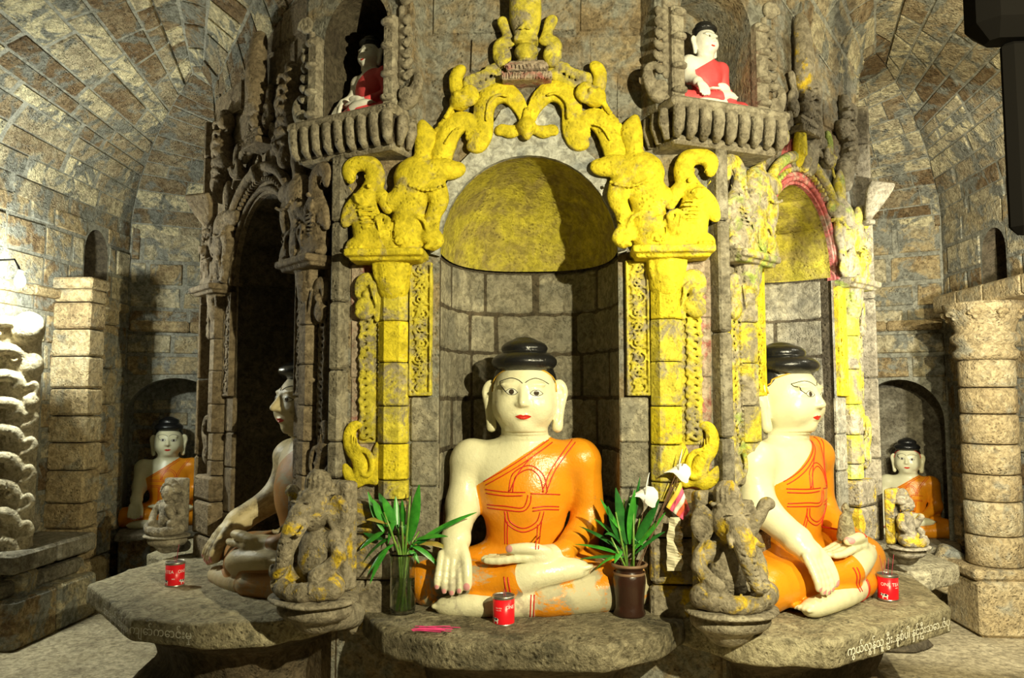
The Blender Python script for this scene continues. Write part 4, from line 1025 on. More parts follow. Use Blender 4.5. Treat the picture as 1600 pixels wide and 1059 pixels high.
guardian('elephant', (-.745, -.25, .60), -radians(28), .93, M['carved_spot'], 'worn grey elephant headed guardian carving on the corner left of the main statue')
guardian('elephant', (-.0+.70, -.25, .585), radians(14), .90, M['carved_spot'], 'elephant headed guardian carving with yellow stained crown right of the main statue', -1)
guardian('human', (-1.90, .90, .60), -radians(10), .66, M['carved_grey'], 'small crouching guardian carving behind the left offering slab')
guardian('human', (1.76, .84, .60), radians(52), .62, M['carved_spot'], 'small crouching guardian carving with yellow traces behind the right offering slab')
# carved frame at the far left, near the lamp
cf = SD(); cf.k = .012
cf.bx((0, .04, 1.05), (.14, .06, .68), .02)
for i in range(9):
    z = .5 + i * .145; cf.path([(-.08, -.03, z, .022), (-.02, -.05, z + .05, .03), (.06, -.03, z + .04, .024), (.10, -.02, z - .02, .014)], n=3)
    cf.path([(.05 + .03 * (1 - t / 9) * cos(t), -.04, z + .03 * (1 - t / 9) * sin(t), .009) for t in np.linspace(0, 7, 14)], .004, 1)
cf.el((.12, -.0, 1.48), (.06, .05, .08)); cf.el((.10, -.02, 1.68), (.08, .06, .09)); cf.el((.13, .0, 1.28), (.04, .05, .06))
for i in range(24): cf.el((-.03, -.05, .45 + i * .052), (.014, .016, .016), k=.004)
for i in range(8):
    z = .55 + i * .15; cf.path([(.10, -.02, z, .014), (.15, -.01, z + .03, .018), (.14, -.02, z + .08, .014), (.11, -.03, z + .06, .010)], k=.005, n=3)
    for j in range(4): cf.path([(.02 + .02 * j, -.055, z - .02, .005), (.03 + .022 * j, -.06, z + .04, .005)], k=.002, n=1, op=0)
e = empty('carved_frame', (-2.88, .985, 0), radians(18)); tag(e, 'pale carved stone niche frame brightly lit at the far left edge', 'carving')
sd_obj('carved_panel', cf, .008, M['pale_carved'], e, (.003, 26.))
MB().box((0, .04, .185), (.16, .10, .185), 0, .02).build('plinth_block', M['wall_stone'], e)
# ------------------------------------------------------------ seated statues
def statue_sd():
    s = SD(); B = s
    s.t = 'torso'; s.k = .06
    s.el((0, .01, .22), (.165, .125, .22)); s.el((0, .0, .50), (.215, .125, .17)); s.el((0, -.01, .40), (.175, .125, .16))
    s.rc((-.20, .005, .585), .07, (.20, .005, .585), .07, .07)
    s.t = 'skin'; s.rc((0, .01, .60), .088, (0, .0, .74), .080, .05)
    for z in (.672, .694): s.el((0, .003, z), (.094, .092, .008), k=.012)
    s.k = .04
    s.el((0, -.005, .855), (.134, .135, .150)); s.el((0, -.03, .790), (.122, .105, .090), k=.05)
    s.el((0, -.095, .728), (.036, .03, .022), k=.03)
    for q in (-1, 1):
        s.el((q * .058, -.092, .80), (.045, .04, .045), k=.04)
        s.el((q * .050, -.112, .864), (.034, .026, .015), k=.012)
        s.el((q * .052, -.118, .893), (.042, .016, .009), k=.02)
    s.rc((0, -.128, .885), .010, (0, -.160, .818), .017, .016)
    for q in (-1, 1): s.el((q * .018, -.143, .812), (.014, .018, .011), k=.008)
    s.el((0, -.134, .769), (.030, .014, .007), k=.008); s.el((0, -.131, .756), (.024, .014, .007), k=.006)
    # ears with long lobes
    for q in (-1, 1):
        s.el((q * .153, .012, .872), (.030, .020, .046), rot3(0, q * -.28, 0), k=.01)
        s.path([(q * .158, .008, .84, .018), (q * .150, .002, .79, .016), (q * .143, -.002, .74, .016), (q * .140, -.004, .712, .017)], k=.012)
        s.el((q * .158, -.012, .868), (.012, .012, .030), rot3(0, q * -.3, 0), k=.006, op=0)
        s.path([(q * .150, -.016, .80, .004), (q * .143, -.018, .74, .004)], k=.005, op=0)
    # statue's right arm (image left), bare, hand down over the shin
    s.k = .05; s.t = 'skin'
    s.el((-.238, .005, .585), (.072, .078, .075))
    s.rc((-.248, .0, .56), .066, (-.258, -.03, .39), .062, .03); s.rc((-.258, -.03, .39), .062, (-.264, -.18, .285), .052, .05)
    s.rc((-.262, -.19, .275), .046, (-.264, -.235, .232), .044, .03, sc=(1.15, .8, 1))
    s.t = 'hand'
    for i, (x, l) in enumerate(((-.316, .022), (-.291, .006), (-.265, .0), (-.239, .008))):
        xt = x + (x + .27) * .12
        s.path([(x + .004, -.245, .232, .0165), (x, -.272, .180, .0150), (xt, -.290, .130 + l * .5, .0135), (xt, -.292, .095 + l, .0115)], k=.006, n=2)
    s.path([(-.236, -.225, .262, .022), (-.214, -.262, .21, .020), (-.206, -.286, .155, .0175), (-.206, -.290, .118, .0155)], k=.010, n=3)
    # statue's left arm in the robe
    s.t = 'robe'; s.k = .05
    s.el((.240, .005, .585), (.074, .08, .077))
    s.rc((.250, .0, .56), .070, (.272, .005, .33), .064, .03); s.rc((.272, .005, .33), .064, (.165, -.175, .235), .044, .04)
    s.rc((.272, .02, .33), .05, (.25, .06, .12), .05, .04)
    # legs
    s.k = .05
    s.el((0, -.03, .10), (.40, .20, .105)); s.rc((-.14, .0, .11), .12, (-.37, -.10, .095), .098); s.rc((.14, .0, .11), .12, (.42, -.09, .10), .102)
    s.rc((-.37, -.11, .095), .092, (-.04, -.235, .125), .068, .03)
    s.rc((.41, -.10, .085), .095, (.10, -.235, .062), .066, .03)
    s.t = 'foot'
    s.path([(.06, -.235, .058, .060), (-.08, -.262, .046, .045), (-.22, -.262, .040, .038), (-.305, -.25, .034, .030)], k=.02, n=3)
    s.path([(-.02, -.25, .135, .058), (.06, -.255, .160, .048), (.16, -.235, .175, .040), (.235, -.20, .175, .030)], k=.02, n=3)
    for i in range(5):
        s.rc((.215 + .006 * i, -.235 + .022 * i, .178), .013, (.262 + .004 * i, -.225 + .022 * i, .186 - .004 * i), .011, .004)
        s.rc((-.30, -.268 + .018 * i, .036), .012, (-.338 + .004 * i, -.262 + .018 * i, .036), .0105, .004)
    # left hand lying in the lap
    s.t = 'hand2'
    s.rc((.165, -.178, .236), .040, (.08, -.225, .232), .042, .02, sc=(1, 1.1, .8))
    s.el((.065, -.235, .228), (.065, .05, .028), k=.02)
    for i in range(4):
        y = -.268 + .024 * i; e = (0, .012, .008, -.008)[i]
        s.path([(.045, y, .226, .0165), (-.02, y - .004, .222, .0155), (-.085 - e, y - .002, .212, .0145), (-.135 - e, y + .006, .212, .013)], k=.004, n=2)
    s.path([(.10, -.255, .246, .020), (.04, -.272, .262, .020), (-.01, -.275, .262, .0175), (-.045, -.268, .258, .015)], k=.008, n=3)
    return s
def hair_sd():
    s = SD(); s.k = .006
    s.el((0, .034, .905), (.138, .122, .122)); s.el((0, -.002, .990), (.140, .140, .056)); s.el((0, .01, 1.048), (.100, .10, .043), k=.006)
    s.el((0, .01, 1.078), (.05, .05, .022), k=.01)
    return s
ST = {}
def px(x, y): return ((x - 828) * .00258, (622 - y) * .00258 + .83)
def statue_meshes(vox, key):
    s = statue_sd(); V, F = polygonise(s, vox, (.0012, 14.)); T = tri(F)
    P = V.astype(np.float32)
    skin = s.ev(P, ('skin',)); tor = s.ev(P, ('torso',)); rob = s.ev(P, ('robe',))
    oth = s.ev(P, ('hand', 'hand2', 'foot'))
    h = P[:, 2] - (.668 + (P[:, 0] - .095) * .66)
    h = np.where(P[:, 1] > .03, h - (P[:, 1] - .03) * .6, h) * .83
    fs = np.minimum(np.minimum(skin, oth), np.maximum(tor, -h)); fr = np.minimum(rob, np.maximum(tor, h))
    cuff = P[:, 0] - .172   # cuff of the left sleeve
    g = fs - fr - .05 * np.clip(h, -.3, .3)             # <0 skin
    legs = P[:, 2] < .26
    bV, bT = clip(V, T, g); rV, rT = clip(V, T, -g)
    Vh, Fh = polygonise(hair_sd(), vox, (.001, 20.))
    bvh = BVHTree.FromPolygons([Vector(v) for v in V.tolist()], T.tolist())
    def on(x, z, off=.0015, y0=-1.):
        r = bvh.ray_cast(Vector((x, y0, z)), Vector((0, 1, 0)))
        return r[0] - Vector((0, off, 0)) if r[0] is not None else None
    def line(mb, pts, r, smooth=True, pxs=True, off=.0):
        q = [px(*p) for p in pts] if pxs else pts
        if smooth and len(q) > 2:
            qq = [q[0]] + q + [q[-1]]; out = []
            for i in range(1, len(qq) - 2):
                for j in range(6):
                    t = j / 6; a, b, c, d = [np.array(v) for v in qq[i - 1:i + 3]]
                    out.append(.5 * (2 * b + (c - a) * t + (2 * a - 5 * b + 4 * c - d) * t * t + (3 * b - a - 3 * c + d) * t ** 3))
            out.append(np.array(q[-1])); q = out
        else:
            out = []
            for a, b in zip(q[:-1], q[1:]):
                n = max(2, int(np.hypot(b[0] - a[0], b[1] - a[1]) / .012))
                for j in range(n): out.append(np.array(a) + (np.array(b) - np.array(a)) * j / n)
            out.append(np.array(q[-1])); q = out
        W = [on(p[0], p[1], off) for p in q]; W = [p for p in W if p is not None]
        if len(W) > 1: mb.tube(W, r, 5)
    trims = []; brows = []
    L = [[(868, 686), (845, 702), (820, 719), (792, 736), (764, 752)], [(874, 690), (850, 707), (824, 724), (796, 741), (768, 757)],
         [(860, 700), (838, 716), (820, 738), (808, 764)], [(906, 686), (886, 712), (870, 736), (858, 766)], [(911, 690), (892, 714), (876, 738), (864, 768)],
         [(812, 766), (817, 742), (838, 731), (854, 743), (860, 766)], [(806, 765), (812, 738), (838, 725), (860, 740), (866, 766)],
         [(767, 764), (800, 766), (832, 766)], [(840, 768), (864, 769), (886, 771)], [(768, 770), (800, 772), (828, 771)],
         [(770, 788), (800, 788), (826, 790), (833, 782), (836, 770)], [(770, 793), (800, 794), (828, 795), (839, 784), (841, 770)], [(843, 790), (862, 788), (884, 790)], [(843, 795), (862, 793), (884, 795)],
         [(804, 796), (808, 812), (828, 822), (848, 813), (855, 796)], [(799, 796), (804, 816), (828, 828), (853, 817), (861, 796)],
         [(800, 797), (799, 825), (799, 848)], [(804, 812), (803, 830), (803, 848)], [(857, 812), (855, 826), (854, 842)], [(851, 816), (850, 828), (850, 842)]]
    for l in L: trims.append(MB()); line(trims[-1], l, .0026)
    for l in ([(808, 890), (812, 912), (817, 930)], [(802, 890), (806, 912), (811, 930)], [(844, 917), (843, 940), (842, 955)], [(849, 917), (848, 940), (847, 955)]):
        trims.append(MB()); line(trims[-1], [((a - 828) * .00245, (955 - b) * .00245) for a, b in l], .003, pxs=False)
    fx = lambda a, b: ((a - 510) / 5.883 * .00258, (622 - (520 + b / 5.883)) * .00258 + .83)
    for pts in ([(290, 425), (345, 405), (405, 395), (465, 412), (508, 445)], [(533, 440), (575, 412), (630, 398), (690, 415), (750, 450)], [(290, 425), (305, 465), (350, 522)],
                [(350, 522), (378, 500), (408, 494), (440, 506), (464, 530)], [(350, 522), (378, 545), (408, 552), (445, 545), (464, 530)],
                [(578, 538), (605, 515), (638, 508), (670, 518), (698, 540)], [(578, 538), (605, 556), (638, 562), (672, 556), (698, 540)]):
        brows.append(MB()); line(brows[-1], [fx(*p) for p in pts], .0019 if pts[0] not in ((350, 522), (578, 538)) else .0014, pxs=False)
    gold = MB()
    a = [(-.136 + .0, .87), (-.134, .90), (-.122, .935), (-.098, .958), (-.05, .972), (0, .976), (.05, .972), (.098, .958), (.122, .935), (.134, .90), (.136, .87)]
    hb = BVHTree.FromPolygons([Vector(v) for v in Vh.tolist()], tri(Fh).tolist())
    pts = []
    for i in range(33):
        an = pi * (i / 32); x = -.136 * cos(an); z = .865 + .100 * sin(an) ** .65
        best = None
        r = bvh.ray_cast(Vector((x * .985, -1, z)), Vector((0, 1, 0)))
        pts.append(Vector((x, r[0].y if r[0] is not None else -.01, z)) if r[0] is not None else Vector((x, -.02, z)))
    gold.tube(pts, .0035, 5)
    def patch(name, fn, off, sub=2, box=None):
        m = (V[:, 1] < -.05) & (V[:, 2] > .6) if box is None else box(V)
        t = T[m[T].all(1)]; v, t = compact(V, t)
        keep = fn(v) < .02
        t = t[keep[t].any(1)]; v, t = compact(v, t)
        for _ in range(sub): v, t = subdiv(v, t)
        nrm = np.zeros_like(v); fn_ = np.cross(v[t[:, 1]] - v[t[:, 0]], v[t[:, 2]] - v[t[:, 0]])
        for j in range(3): np.add.at(nrm, t[:, j], fn_)
        nrm /= np.linalg.norm(nrm, axis=1)[:, None] + 1e-9
        v, t = clip(v + nrm * off, t, fn(v)); return v, t
    def lens(cx, cz, hw, hh):
        R = (hw * hw + hh * hh) / (2 * hh)
        return lambda v: np.maximum(np.hypot(v[:, 0] - cx, v[:, 2] - cz - (hh - R)), np.hypot(v[:, 0] - cx, v[:, 2] - cz + (hh - R))) - R
    e1, e2 = fx(407, 524), fx(638, 536)
    def circ(cx, cz, r, sx=1): return lambda v: np.hypot((v[:, 0] - cx) / sx, v[:, 2] - cz) - r
    def both(f, g_): return lambda v: np.maximum(f(v), g_(v))
    parts = {}
    def cat(*ms):
        Vs, Fs, n = [], [], 0
        for v, f in ms: Vs.append(v); Fs.append(f + n); n += len(v)
        return np.concatenate(Vs), np.concatenate(Fs)
    parts['body'] = (bV, bT); parts['robe'] = (rV, rT); parts['hair'] = (Vh, Fh)
    parts['eye'] = [patch('e', lens(*e, .0245, .0125), .0006) for e in (e1, e2)]
    parts['iris'] = [patch('i', both(circ(e[0] - .0005, e[1], .0105), lens(*e, .0245, .0125)), .0012) for e in (e1, e2)]
    lp = fx(515, 757)
    def lipf(v):
        x = np.abs(v[:, 0] - lp[0]); z = v[:, 2] - lp[1]
        top = .0085 * (1 - (x / .034) ** 2) + .002 - .004 * np.exp(-(x / .006) ** 2); bot = -.010 * (1 - (x / .030) ** 2)
        return np.maximum(z - top, bot - z)
    parts['lips'] = [patch('l', lipf, .0006)]
    parts['nail'] = [patch('n', lambda v: np.hypot((v[:, 0] + .206) / .8, (v[:, 2] - .122)) - .015, .0006, 1, lambda V: (V[:, 1] < -.27) & (V[:, 2] > .09) & (V[:, 2] < .16) & (abs(V[:, 0] + .206) < .025))]
    for x, l in ((-.3215, .022), (-.2935, .006), (-.264, .0), (-.235, .008)):
        parts['nail'].append(patch('n', lambda v, x=x, l=l: np.hypot((v[:, 0] - x) / .9, (v[:, 2] - .098 - l)) - .0095, .0006, 1, lambda V, x=x, l=l: (V[:, 1] < -.27) & (V[:, 2] < .13) & (abs(V[:, 0] - x) < .016)))
    parts['nail'].append(patch('n', lambda v: np.hypot((v[:, 0] + .045), (v[:, 2] - .262)) - .013, .0006, 1, lambda V: (V[:, 1] < -.26) & (V[:, 2] > .24) & (abs(V[:, 0] + .045) < .03)))
    parts['robe_line'] = [(m.V, m.F) for m in trims if m.V]; parts['brow_line'] = [(m.V, m.F) for m in brows if m.V]; parts['hair_border'] = (gold.V, gold.F)
    out = {}
    for k, v in parts.items():
        ms = []
        for vv in (v if isinstance(v, list) else [v]):
            if isinstance(vv[1], np.ndarray):
                if not len(vv[1]): continue
                me = mesh_np(k, *vv)
            else: me = bpy.data.meshes.new(k); me.from_pydata([tuple(q) for q in vv[0]], [], vv[1])
            shade(me, True); me.materials.append(M['skin']); ms.append(me)
        out[k] = ms
    return out
def statue(key, loc, rz, s, label, mats, lines=True, group=None, name='seated_statue'):
    root = empty(name, loc, rz, s); tag(root, label, 'statue', group)
    mm = dict(body='skin', robe='robe', hair='hair', eye='eye', iris='iris', lips='red', nail='nail', robe_line='red', brow_line='line', hair_border='gold'); mm.update(mats)
    lab = dict(lips='red painted lips', robe_line='raised red painted robe folds', iris='dark painted iris')
    holder = {}
    for k in ('body', 'robe', 'hair', 'eye', 'iris', 'lips', 'nail', 'robe_line', 'brow_line', 'hair_border'):
        if mm[k] is None: continue
        for i, me in enumerate(ST[key][k]):
            par = root
            if k == 'robe_line': par = holder['robe']
            elif k in ('eye', 'lips', 'nail', 'brow_line'): par = holder['body']
            elif k == 'hair_border': par = holder['hair']
            elif k == 'iris': par = holder['body']
            o = obj(k, me, M[mm[k]], par); holder.setdefault(k, o)
            if k in lab: o['label'] = lab[k]
    return root
ST['fine'] = statue_meshes(.0055, 'fine'); ST['small'] = statue_meshes(.011, 'small')
SEAT = .50
statue('fine', (-.022, .125, SEAT), 0, .955, 'large ivory statue in orange robe with red lines, seated in the central yellow niche', dict(robe='robe_main', body='skin_main'))
_rs = statue('fine', (1.068, .335, SEAT + .005), radians(45), .94, 'large ivory statue in orange robe seen in profile, seated in the right-hand yellow niche', {})
_rs.scale.x = 1.04; _rs.scale.y = 1.04
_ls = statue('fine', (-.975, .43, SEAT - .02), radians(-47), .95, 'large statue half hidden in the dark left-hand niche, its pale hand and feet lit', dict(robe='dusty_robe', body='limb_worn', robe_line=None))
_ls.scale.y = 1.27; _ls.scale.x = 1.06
statue('small', (-.665, .09, 2.43), radians(-34), .36, 'small statue in dark pink robe in the shadowed upper left corner niche', dict(robe='pink_robe', body='skin_white', robe_line=None, hair_border=None, nail=None))
statue('small', (.715, .06, 2.43), radians(30), .36, 'small chalk white statue in bright pink robe in the upper right corner niche', dict(robe='pink_robe', body='skin_white', robe_line=None, hair_border=None, nail=None))
statue('small', (-2.82, 2.62, .37), radians(24), .72, 'ivory statue in orange robe in the arched wall niche far left', dict(hair_border=None))
statue('small', (2.57, 2.67, .35), radians(-28), .61, 'ivory statue in orange robe in the shadowed wall niche far right', dict(hair_border='red'))
statue('small', (-3.14, 1.20, .50), radians(84), .62, 'grey stone statue mostly hidden behind the far left carved frame', dict(robe='stone_body', body='stone_body', hair='hair', robe_line=None, hair_border=None, nail=None))
# ------------------------------------------------------------ lettering
def text_mesh(body, size, res=2):
    cu = bpy.data.curves.new('t', 'FONT'); cu.body = body; cu.size = size; cu.resolution_u = res; cu.align_x = 'CENTER'; cu.align_y = 'CENTER'
    o = bpy.data.objects.new('t', cu); COL.objects.link(o); dg = bpy.context.evaluated_depsgraph_get(); dg.update()
    me = bpy.data.meshes.new_from_object(o.evaluated_get(dg)); bpy.data.objects.remove(o); bpy.data.curves.remove(cu)
    V = np.array([v.co[:] for v in me.vertices]); F = [tuple(p.vertices) for p in me.polygons]; bpy.data.meshes.remove(me)
    return V, F
def refine(V, F, mx):
    T = np.array([(f[0], f[i], f[i + 1]) for f in F for i in range(1, len(f) - 1)], np.int32); V = np.asarray(V, float)
    for _ in range(3):
        L = max(np.linalg.norm(V[T[:, 0]] - V[T[:, 1]], axis=1).max(), np.linalg.norm(V[T[:, 2]] - V[T[:, 1]], axis=1).max())
        if L < mx: break
        a, b, c = T.T; n = len(V); m = len(T); V = np.concatenate([V, (V[a] + V[b]) / 2, (V[b] + V[c]) / 2, (V[c] + V[a]) / 2]); i = np.arange(m); x, y, z = n + i, n + m + i, n + 2 * m + i
        T = np.concatenate([np.stack(q, -1) for q in ((a, x, z), (x, b, y), (z, y, c), (x, y, z))])
    return V, T
def inscription(e, pts, z0, body, size, s_mid, mat=None, squash=1.):
    top = e.children[0]; me = top.data
    bvh = BVHTree.FromPolygons([v.co.copy() for v in me.vertices], [tuple(p.vertices) for p in me.polygons])
    V, F = text_mesh(body, size); V, T = refine(V, F, .02)
    P2 = [Vector((*p, 0)) for p in pts]; seg = [(P2[i + 1] - P2[i]).length for i in range(len(P2) - 1)]
    out = []
    for v in V:
        s = s_mid + v[0] * squash; i = 0
        while i < len(seg) - 1 and s > seg[i]: s -= seg[i]; i += 1
        d = (P2[i + 1] - P2[i]).normalized(); n = Vector((d.y, -d.x, 0)); p = P2[i] + d * s + Vector((0, 0, z0 + v[1]))
        r = bvh.ray_cast(p + n * .2, -n); q = r[0] if r[0] is not None else p + n * .01
        out.append(q + n * .0045)
    o = obj('lettering', (np.array([tuple(v) for v in out]), T.astype(np.int32)), mat or M['chalk'], e); o['label'] = 'white painted inscription'
    return o
inscription(rs_, [(-.70, -.43), (.035, -.56), (.54, -.24)], .450, 'ကွယ်လွန်သူ ဦး..နုစံပါ နှင့်ဦးသော..ဇံပု', .042, .38)
inscription(ls_, [(-.34, -.63), (.35, -.64), (.60, -.48), (.74, -.26)], .456, 'သား မူ(ကို) တန်ဖုစ်ကျော်ကောင်းမှု', .043, .66)
for e in [o for o in bpy.data.objects if o.name.startswith('niche_sill')]:
    V, F = text_mesh('ကုသိုလ်ကောင်းမှု စုပေါင်းအလှူ', .026); V, T = refine(V, F, .5)
    V = np.stack([V[:, 0], np.full(len(V), -.2425), V[:, 1] + (e.children[0].data.vertices[0].co.z + .02)], -1)
    o = obj('lettering', (V, T.astype(np.int32)), M['chalk'], e)
# ------------------------------------------------------------ red tins with incense
def tin(loc, rz, label, texts, sticks, ash=True):
    e = empty('red_tin', loc, rz); tag(e, label, 'tin', 'red printed tins used as incense holders')
    R_, H = .0385, .100
    MB().lathe([(R_ - .001, .002), (R_, .006), (R_, H - .006), (R_ - .0015, H - .006)], 32, caps=True).build('can_body', M['tin_red'], e, True)
    MB().lathe([(R_ + .001, H - .010), (R_ + .0018, H - .004), (R_ + .0018, H), (R_ - .001, H), (R_ - .002, H - .004)], 32, caps=False).build('rim', M['tin_metal'], e, True)
    MB().lathe([(R_ + .001, 0), (R_ + .0015, .003), (R_, .006)], 32, caps=False).build('bottom_rim', M['tin_metal'], e, True)
    MB().lathe([(.001, H - .0052), (R_ - .002, H - .005)], 24).build('ash', M['ash'], e)
    for body, size, a0, z, mt in texts:
        V, F = text_mesh(body, size); V, T = refine(V, F, .006); r = R_ + .0006
        V = np.stack([r * np.sin(V[:, 0] / r + a0), -r * np.cos(V[:, 0] / r + a0), V[:, 1] + z], -1); obj('print', (V, T.astype(np.int32)), M[mt], e)
    # printed cow: white body with black patches
    for a0 in ((-.42,) if len(texts) < 4 else (-.75, 1.25)):
        for nm, mt, off, blobs in (('cow_print', 'white', .0005, [(0, 0, .0125, .0062), (-.014, .003, .005, .005), (-.008, -.008, .0022, .006), (.008, -.008, .0022, .006)]),
                                   ('cow_patch', 'black', .0009, [(.003, .002, .005, .004), (-.008, .002, .003, .0035), (-.016, .004, .0025, .003)])):
            Vc, Fc = [], []
            for bx_, bz_, sx_, sz_ in blobs:
                n = len(Vc); Vc.append((bx_, bz_)); Vc += [(bx_ + sx_ * cos(t), bz_ + sz_ * sin(t)) for t in np.linspace(0, 2 * pi, 13)[:-1]]; Fc += [(n, n + 1 + i, n + 1 + (i + 1) % 12) for i in range(12)]
            Vc = np.array(Vc); r = R_ + off; W = np.stack([r * np.sin(Vc[:, 0] / r + a0), -r * np.cos(Vc[:, 0] / r + a0), Vc[:, 1] + .022], -1)
            tag(obj(nm, (W, np.array(Fc, np.int32)), M[mt], e), kind='stuff')
    for dx, dy, lean, ln in sticks:
        MB().tube([(dx, dy, H - .006), (dx + lean * .5, dy, H + ln * .5), (dx + lean, dy, H + ln)], .0011, 5).build('incense_stick', M['stick'], e)
    return e
SZ = .505
def on_slab(x, y, z=SZ): p = onZ(x, y, z); return (p[0], p[1], z)
tin(on_slab(787, 974), -.3, 'red printed tin at the front edge of the central slab, words turned aside', [('ONE TEA', .017, 1.45, .064, 'white'), ('tea mix', .008, -.1, .062, 'white'), ('with milk', .0055, -.1, .054, 'white')], [(0, 0, .002, .02), (.006, .004, -.002, .016)])
tin(on_slab(273, 914), .15, 'red printed tin with one incense stick on the left slab', [('ONE', .019, -1.15, .062, 'white'), ('TEA', .019, -.25, .062, 'white'), ('ONE', .019, 1.1, .062, 'white'), ('tea', .011, .15, .034, 'white')], [(.004, 0, .008, .07), (-.004, .006, -.003, .018)])
tin(on_slab(1388, 936), -.25, 'red printed tin with several thin incense sticks on the right slab', [('ONE TEA', .018, .12, .064, 'white'), ('mix', .008, .75, .052, 'white')], [(-.015, 0, -.012, .07), (.002, 0, .004, .06), (.016, .004, .010, .075), (-.004, .01, -.004, .05)])
t4 = empty('yellow_tin', (1.86, 1.12, .505)); tag(t4, 'small yellow tin with thin red sticks behind the right crouching guardian', 'tin')
# ------------------------------------------------------------ plants
def leaf(name, base, tip, wd, sag, mat, parent, n=8):
    b, t = Vector(base), Vector(tip); d = t - b; L = d.length; side = d.cross(Vector((0, -.6, 1)) + Vector((random.uniform(-.4, .4), 0, 0)))
    side = side.normalized() if side.length > 1e-4 else Vector((1, 0, 0)); V = []; F = []
    tw = random.uniform(-.5, .5)
    for i in range(n + 1):
        s = i / n; p = b + d * s + Vector((0, 0, 1)) * (sag * 4 * s * (1 - s)) ; w_ = wd * (sin(pi * min(1, s * .92 + .06)) ** .8) * (1 - .25 * s)
        sd_ = (side + Vector((0, -1, .3)) * tw * s).normalized(); up = d.cross(sd_).normalized()
        V += [p - sd_ * w_ + up * w_ * .35, p, p + sd_ * w_ + up * w_ * .35]
    for i in range(n):
        for k in (0, 1): F.append((i * 3 + k, i * 3 + k + 1, i * 3 + k + 4, i * 3 + k + 3))
    return obj(name, (V, F), mat, parent, True)
def W(x, y, Y): p = onY(x, y, Y); return Vector(p)
VL = Vector(on_slab(629, 958)); VR = Vector(on_slab(984, 962))
def vase_xyz(V_): return (V_.x, V_.y, V_.z)
v = empty('glass_vase', vase_xyz(VL)); tag(v, 'clear glass vase of water holding green stems on the left of the central slab', 'vase')
MB().lathe([(.0005, .001), (.042, .0), (.047, .004), (.048, .03), (.048, .21), (.050, .222), (.0465, .222), (.0445, .21), (.0445, .03), (.043, .010), (.0005, .010)], 32, caps=False).build('glass_wall', M['glass'], v, True)
MB().lathe([(.0005, .0115), (.0425, .0115), (.044, .03), (.044, .13), (.0005, .13)], 32, caps=False).build('water', M['water'], v, True)
pL = empty('leafy_cutting', vase_xyz(VL + Vector((0, 0, .012)))); tag(pL, 'bunch of bright green leafy stalks standing in the glass vase', 'plant')
inv = lambda e, p: tuple(Vector(p) - Vector(e.location))
st = [(600, 800), (617, 790), (641, 775), (655, 830), (628, 815), (668, 845)]
for i, (x, y) in enumerate(st):
    tp = W(x, y, VL.y + (.03 if i % 2 else -.03)); b = VL + Vector((random.uniform(-.02, .02), random.uniform(-.02, .02), .015)); m_ = VL + Vector(((tp.x - VL.x) * .25, 0, .22))
    MB().tube([inv(pL, b), inv(pL, m_), inv(pL, (m_ + tp) / 2), inv(pL, tp)], [.0055, .005, .0045, .003], 6).build('stalk', M['stem'], pL, True)
lv = [((600, 830), (575, 768), 11, 0), ((612, 800), (592, 770), 12, 0), ((606, 822), (583, 780), 12, 0), ((640, 845), (655, 757), 13, 0), ((645, 850), (745, 800), 7, .01), ((640, 855), (702, 820), 7, 0), ((600, 830), (562, 858), 9, .01),
      ((610, 840), (566, 880), 8, .02), ((615, 850), (574, 898), 7, .02), ((606, 818), (572, 812), 8, .01), ((618, 820), (598, 778), 11, 0), ((622, 825), (618, 775), 8, 0), ((648, 850), (706, 862), 8, .02), ((642, 852), (690, 892), 7, .02), ((650, 842), (700, 838), 9, .01),
      ((605, 860), (578, 912), 6, .02), ((640, 860), (655, 880), 6, .01), ((628, 820), (640, 850), 8, .02), ((616, 812), (606, 850), 7, .02), ((630, 822), (628, 780), 7, 0), ((598, 842), (568, 832), 7, 0)]
for i, (a, b, wd, sg) in enumerate(lv):
    dy = random.uniform(-.05, .04); mt = M['leaf_dry'] if i in (9, 12) else M['leaf_dark'] if i in (1, 5, 20) else M['leaf']
    leaf('leaf', inv(pL, W(*a, VL.y)), inv(pL, W(*b, VL.y + dy)), wd * .0024 * .75, sg, mt, pL)
vr = empty('brown_vase', vase_xyz(VR)); vr.scale = (1.12, 1.12, 1.0); tag(vr, 'dark brown glazed pottery vase with a worn rim on the right of the central slab', 'vase')
MB().lathe([(.0005, 0), (.044, 0), (.050, .006), (.052, .012), (.046, .03), (.047, .06), (.052, .11), (.054, .14), (.050, .155), (.044, .165), (.046, .172), (.058, .180), (.060, .188), (.054, .190), (.044, .182), (.040, .165), (.044, .12), (.0005, .10)], 32, caps=False).build('vase_body', M['glaze'], vr, True)
MB().lathe([(.0505, .150), (.0535, .155), (.0505, .160)], 32, caps=False).build('neck_ring', M['glaze_rim'], vr, True)
MB().lathe([(.058, .181), (.0615, .188), (.057, .1915), (.052, .1905)], 32, caps=False).build('rim', M['glaze_rim'], vr, True)
pR = empty('leafy_cutting', vase_xyz(VR + Vector((0, 0, .12)))); tag(pR, 'bunch of dark green leafy stalks in the brown vase', 'plant')
for i, (x, y) in enumerate([(962, 800), (975, 780), (990, 790), (1000, 810), (955, 840)]):
    tp = W(x, y, VR.y + (.02 if i % 2 else -.02)); b = VR + Vector((random.uniform(-.015, .015), random.uniform(-.015, .015), .125)); m_ = b + (tp - b) * .5
    MB().tube([inv(pR, b), inv(pR, m_), inv(pR, tp)], [.0045, .004, .003], 6).build('stalk', M['stem'], pR, True)
